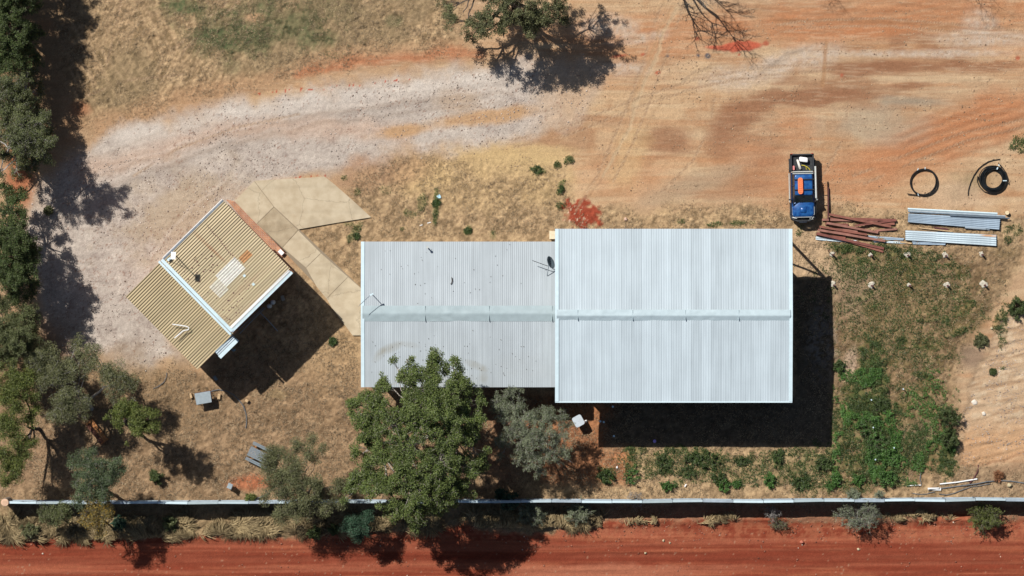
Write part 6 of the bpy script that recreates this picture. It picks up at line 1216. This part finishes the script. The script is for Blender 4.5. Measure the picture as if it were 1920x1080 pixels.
PB = leafmat('gravel_stones', (.20, .14, .11), (.55, .48, .42), 0, .9); PR = leafmat('red_clods', (.17, .06, .035), (.42, .20, .13), 0, .9, c2=(.55, .45, .35), pos2=.97); PY = leafmat('earth_clods', (.20, .12, .07), (.52, .38, .25), 0, .9)
u, v = scatter(26000, 60, 1110, 100, 700, lambda a, b: gravel_mask(a, b) * off_roofs(a, b) * ss(.35, .6, fbm(a / 40, b / 40, 3, 601)), 601); pebbles('gravel_stones', u, v, .02, .075, PB, 602)
u, v = scatter(9000, -20, 1950, 975, 1085, lambda a, b: road_mask(a, b) * (.12 + .88 * ss(1030, 1000, b)) * ss(.4, .6, fbm(a / 30, b / 30, 3, 603)), 603); pebbles('red_clods', u, v, .02, .085, PR, 604)
u, v = scatter(14000, 860, 1950, 0, 430, lambda a, b: (1 - gravel_mask(a, b)) * off_roofs(a, b) * ss(.5, .66, fbm(a / 36, b / 18, 3, 605)), 605); pebbles('earth_clods', u, v, .02, .07, PY, 606)
u, v = scatter(7000, 1780, 1950, 590, 900, lambda a, b: poly(a, b, [(1885, 590), (1806, 780), (1800, 875), (1950, 850), (1950, 585)], 10) * ss(.45, .6, fbm(a / 20, b / 10, 3, 607)), 607); pebbles('pale_clods', u, v, .02, .06, PB, 608)
LT = leafmat('fallen_leaves', (.06, .04, .025), (.42, .32, .20), .1, .8)
u, v = scatter(46000, -30, 1180, 640, 945, lambda a, b: (1 - gravel_mask(a, b)) * off_roofs(a, b) * ss(.42, .62, fbm(a / 22, b / 22, 3, 609)), 609); x_, y_ = X(u), Y(v)
leaves('fallen_leaves', np.stack([x_, y_, gzs(x_, y_) + .05], -1), .13, .045, LT, None, 610, up=1.2); tag(D.objects['fallen_leaves'], kind='stuff')
# long lodged straw along the foot of the fence
def straw_strands(n, seed, x0, x1, yc, w, ln, dens, name):
    rnd = np.random.RandomState(seed); u = x0 + (x1 - x0) * rnd.rand(n); v = yc(u) + w(u) * (rnd.rand(n) - .5) * 2; k = rnd.rand(n) < dens(u, v); u, v = u[k], v[k]; n = len(u)
    x = X(u); y = Y(v); z = gzs(x, y) + .05 + rnd.rand(n) * .30 * dens(u, v); a0 = (fbm(u / 32, v / 32, 2, seed) - .5) * 14 + rnd.normal(size=n) * .30; curl = (fbm(u / 22, v / 22, 2, seed + 5) - .5) * 9
    L = ln * (.5 + rnd.rand(n)); wd = .018 + .018 * rnd.rand(n); K = 4; px_, py_ = x.copy(), y.copy(); V1 = []
    for i in range(K + 1):
        a = a0 + curl * i / K * .5; dx, dy = np.cos(a), np.sin(a); ww = wd * (1 - i / K * .7); zz = z + .16 * np.sin(np.pi * i / K * .9)
        V1.append(np.stack([np.stack([px_ - dy * ww, py_ + dx * ww, zz - .01], -1), np.stack([px_ + dy * ww, py_ - dx * ww, zz + .015], -1)], 1)); px_ = px_ + dx * L / K; py_ = py_ + dy * L / K
    Vv = np.stack(V1, 1).reshape(n, (K + 1) * 2, 3); f = np.array([(2 * i, 2 * i + 1, 2 * i + 3, 2 * i + 2) for i in range(K)])[None] + (np.arange(n) * (K + 1) * 2)[:, None, None]
    tag(np_mesh(name, Vv.reshape(-1, 3), f.reshape(-1, 4), L_['straw'], None), kind='stuff')
edge_y = lambda u: np.interp(u, [-50, 250, 300, 420, 520, 600, 900, 1000, 1150, 1300, 1500, 1700, 1950], [990, 990, 986, 983, 984, 984, 976, 976, 978, 974, 974, 968, 966])
straw_strands(26000, 401, -40, 1130, edge_y, lambda u: np.interp(u, [0, 300, 500, 700, 1130], [24, 22, 19, 16, 12]), .62, lambda u, v: ss(.30, .5, fbm(u / 34, v / 34, 3, 402)), 'long_dry_grass')
straw_strands(5000, 411, 1130, 1950, edge_y, lambda u: u * 0 + 8, .45, lambda u, v: ss(.48, .62, fbm(u / 34, v / 34, 3, 412)), 'verge_grass')
#@@T1
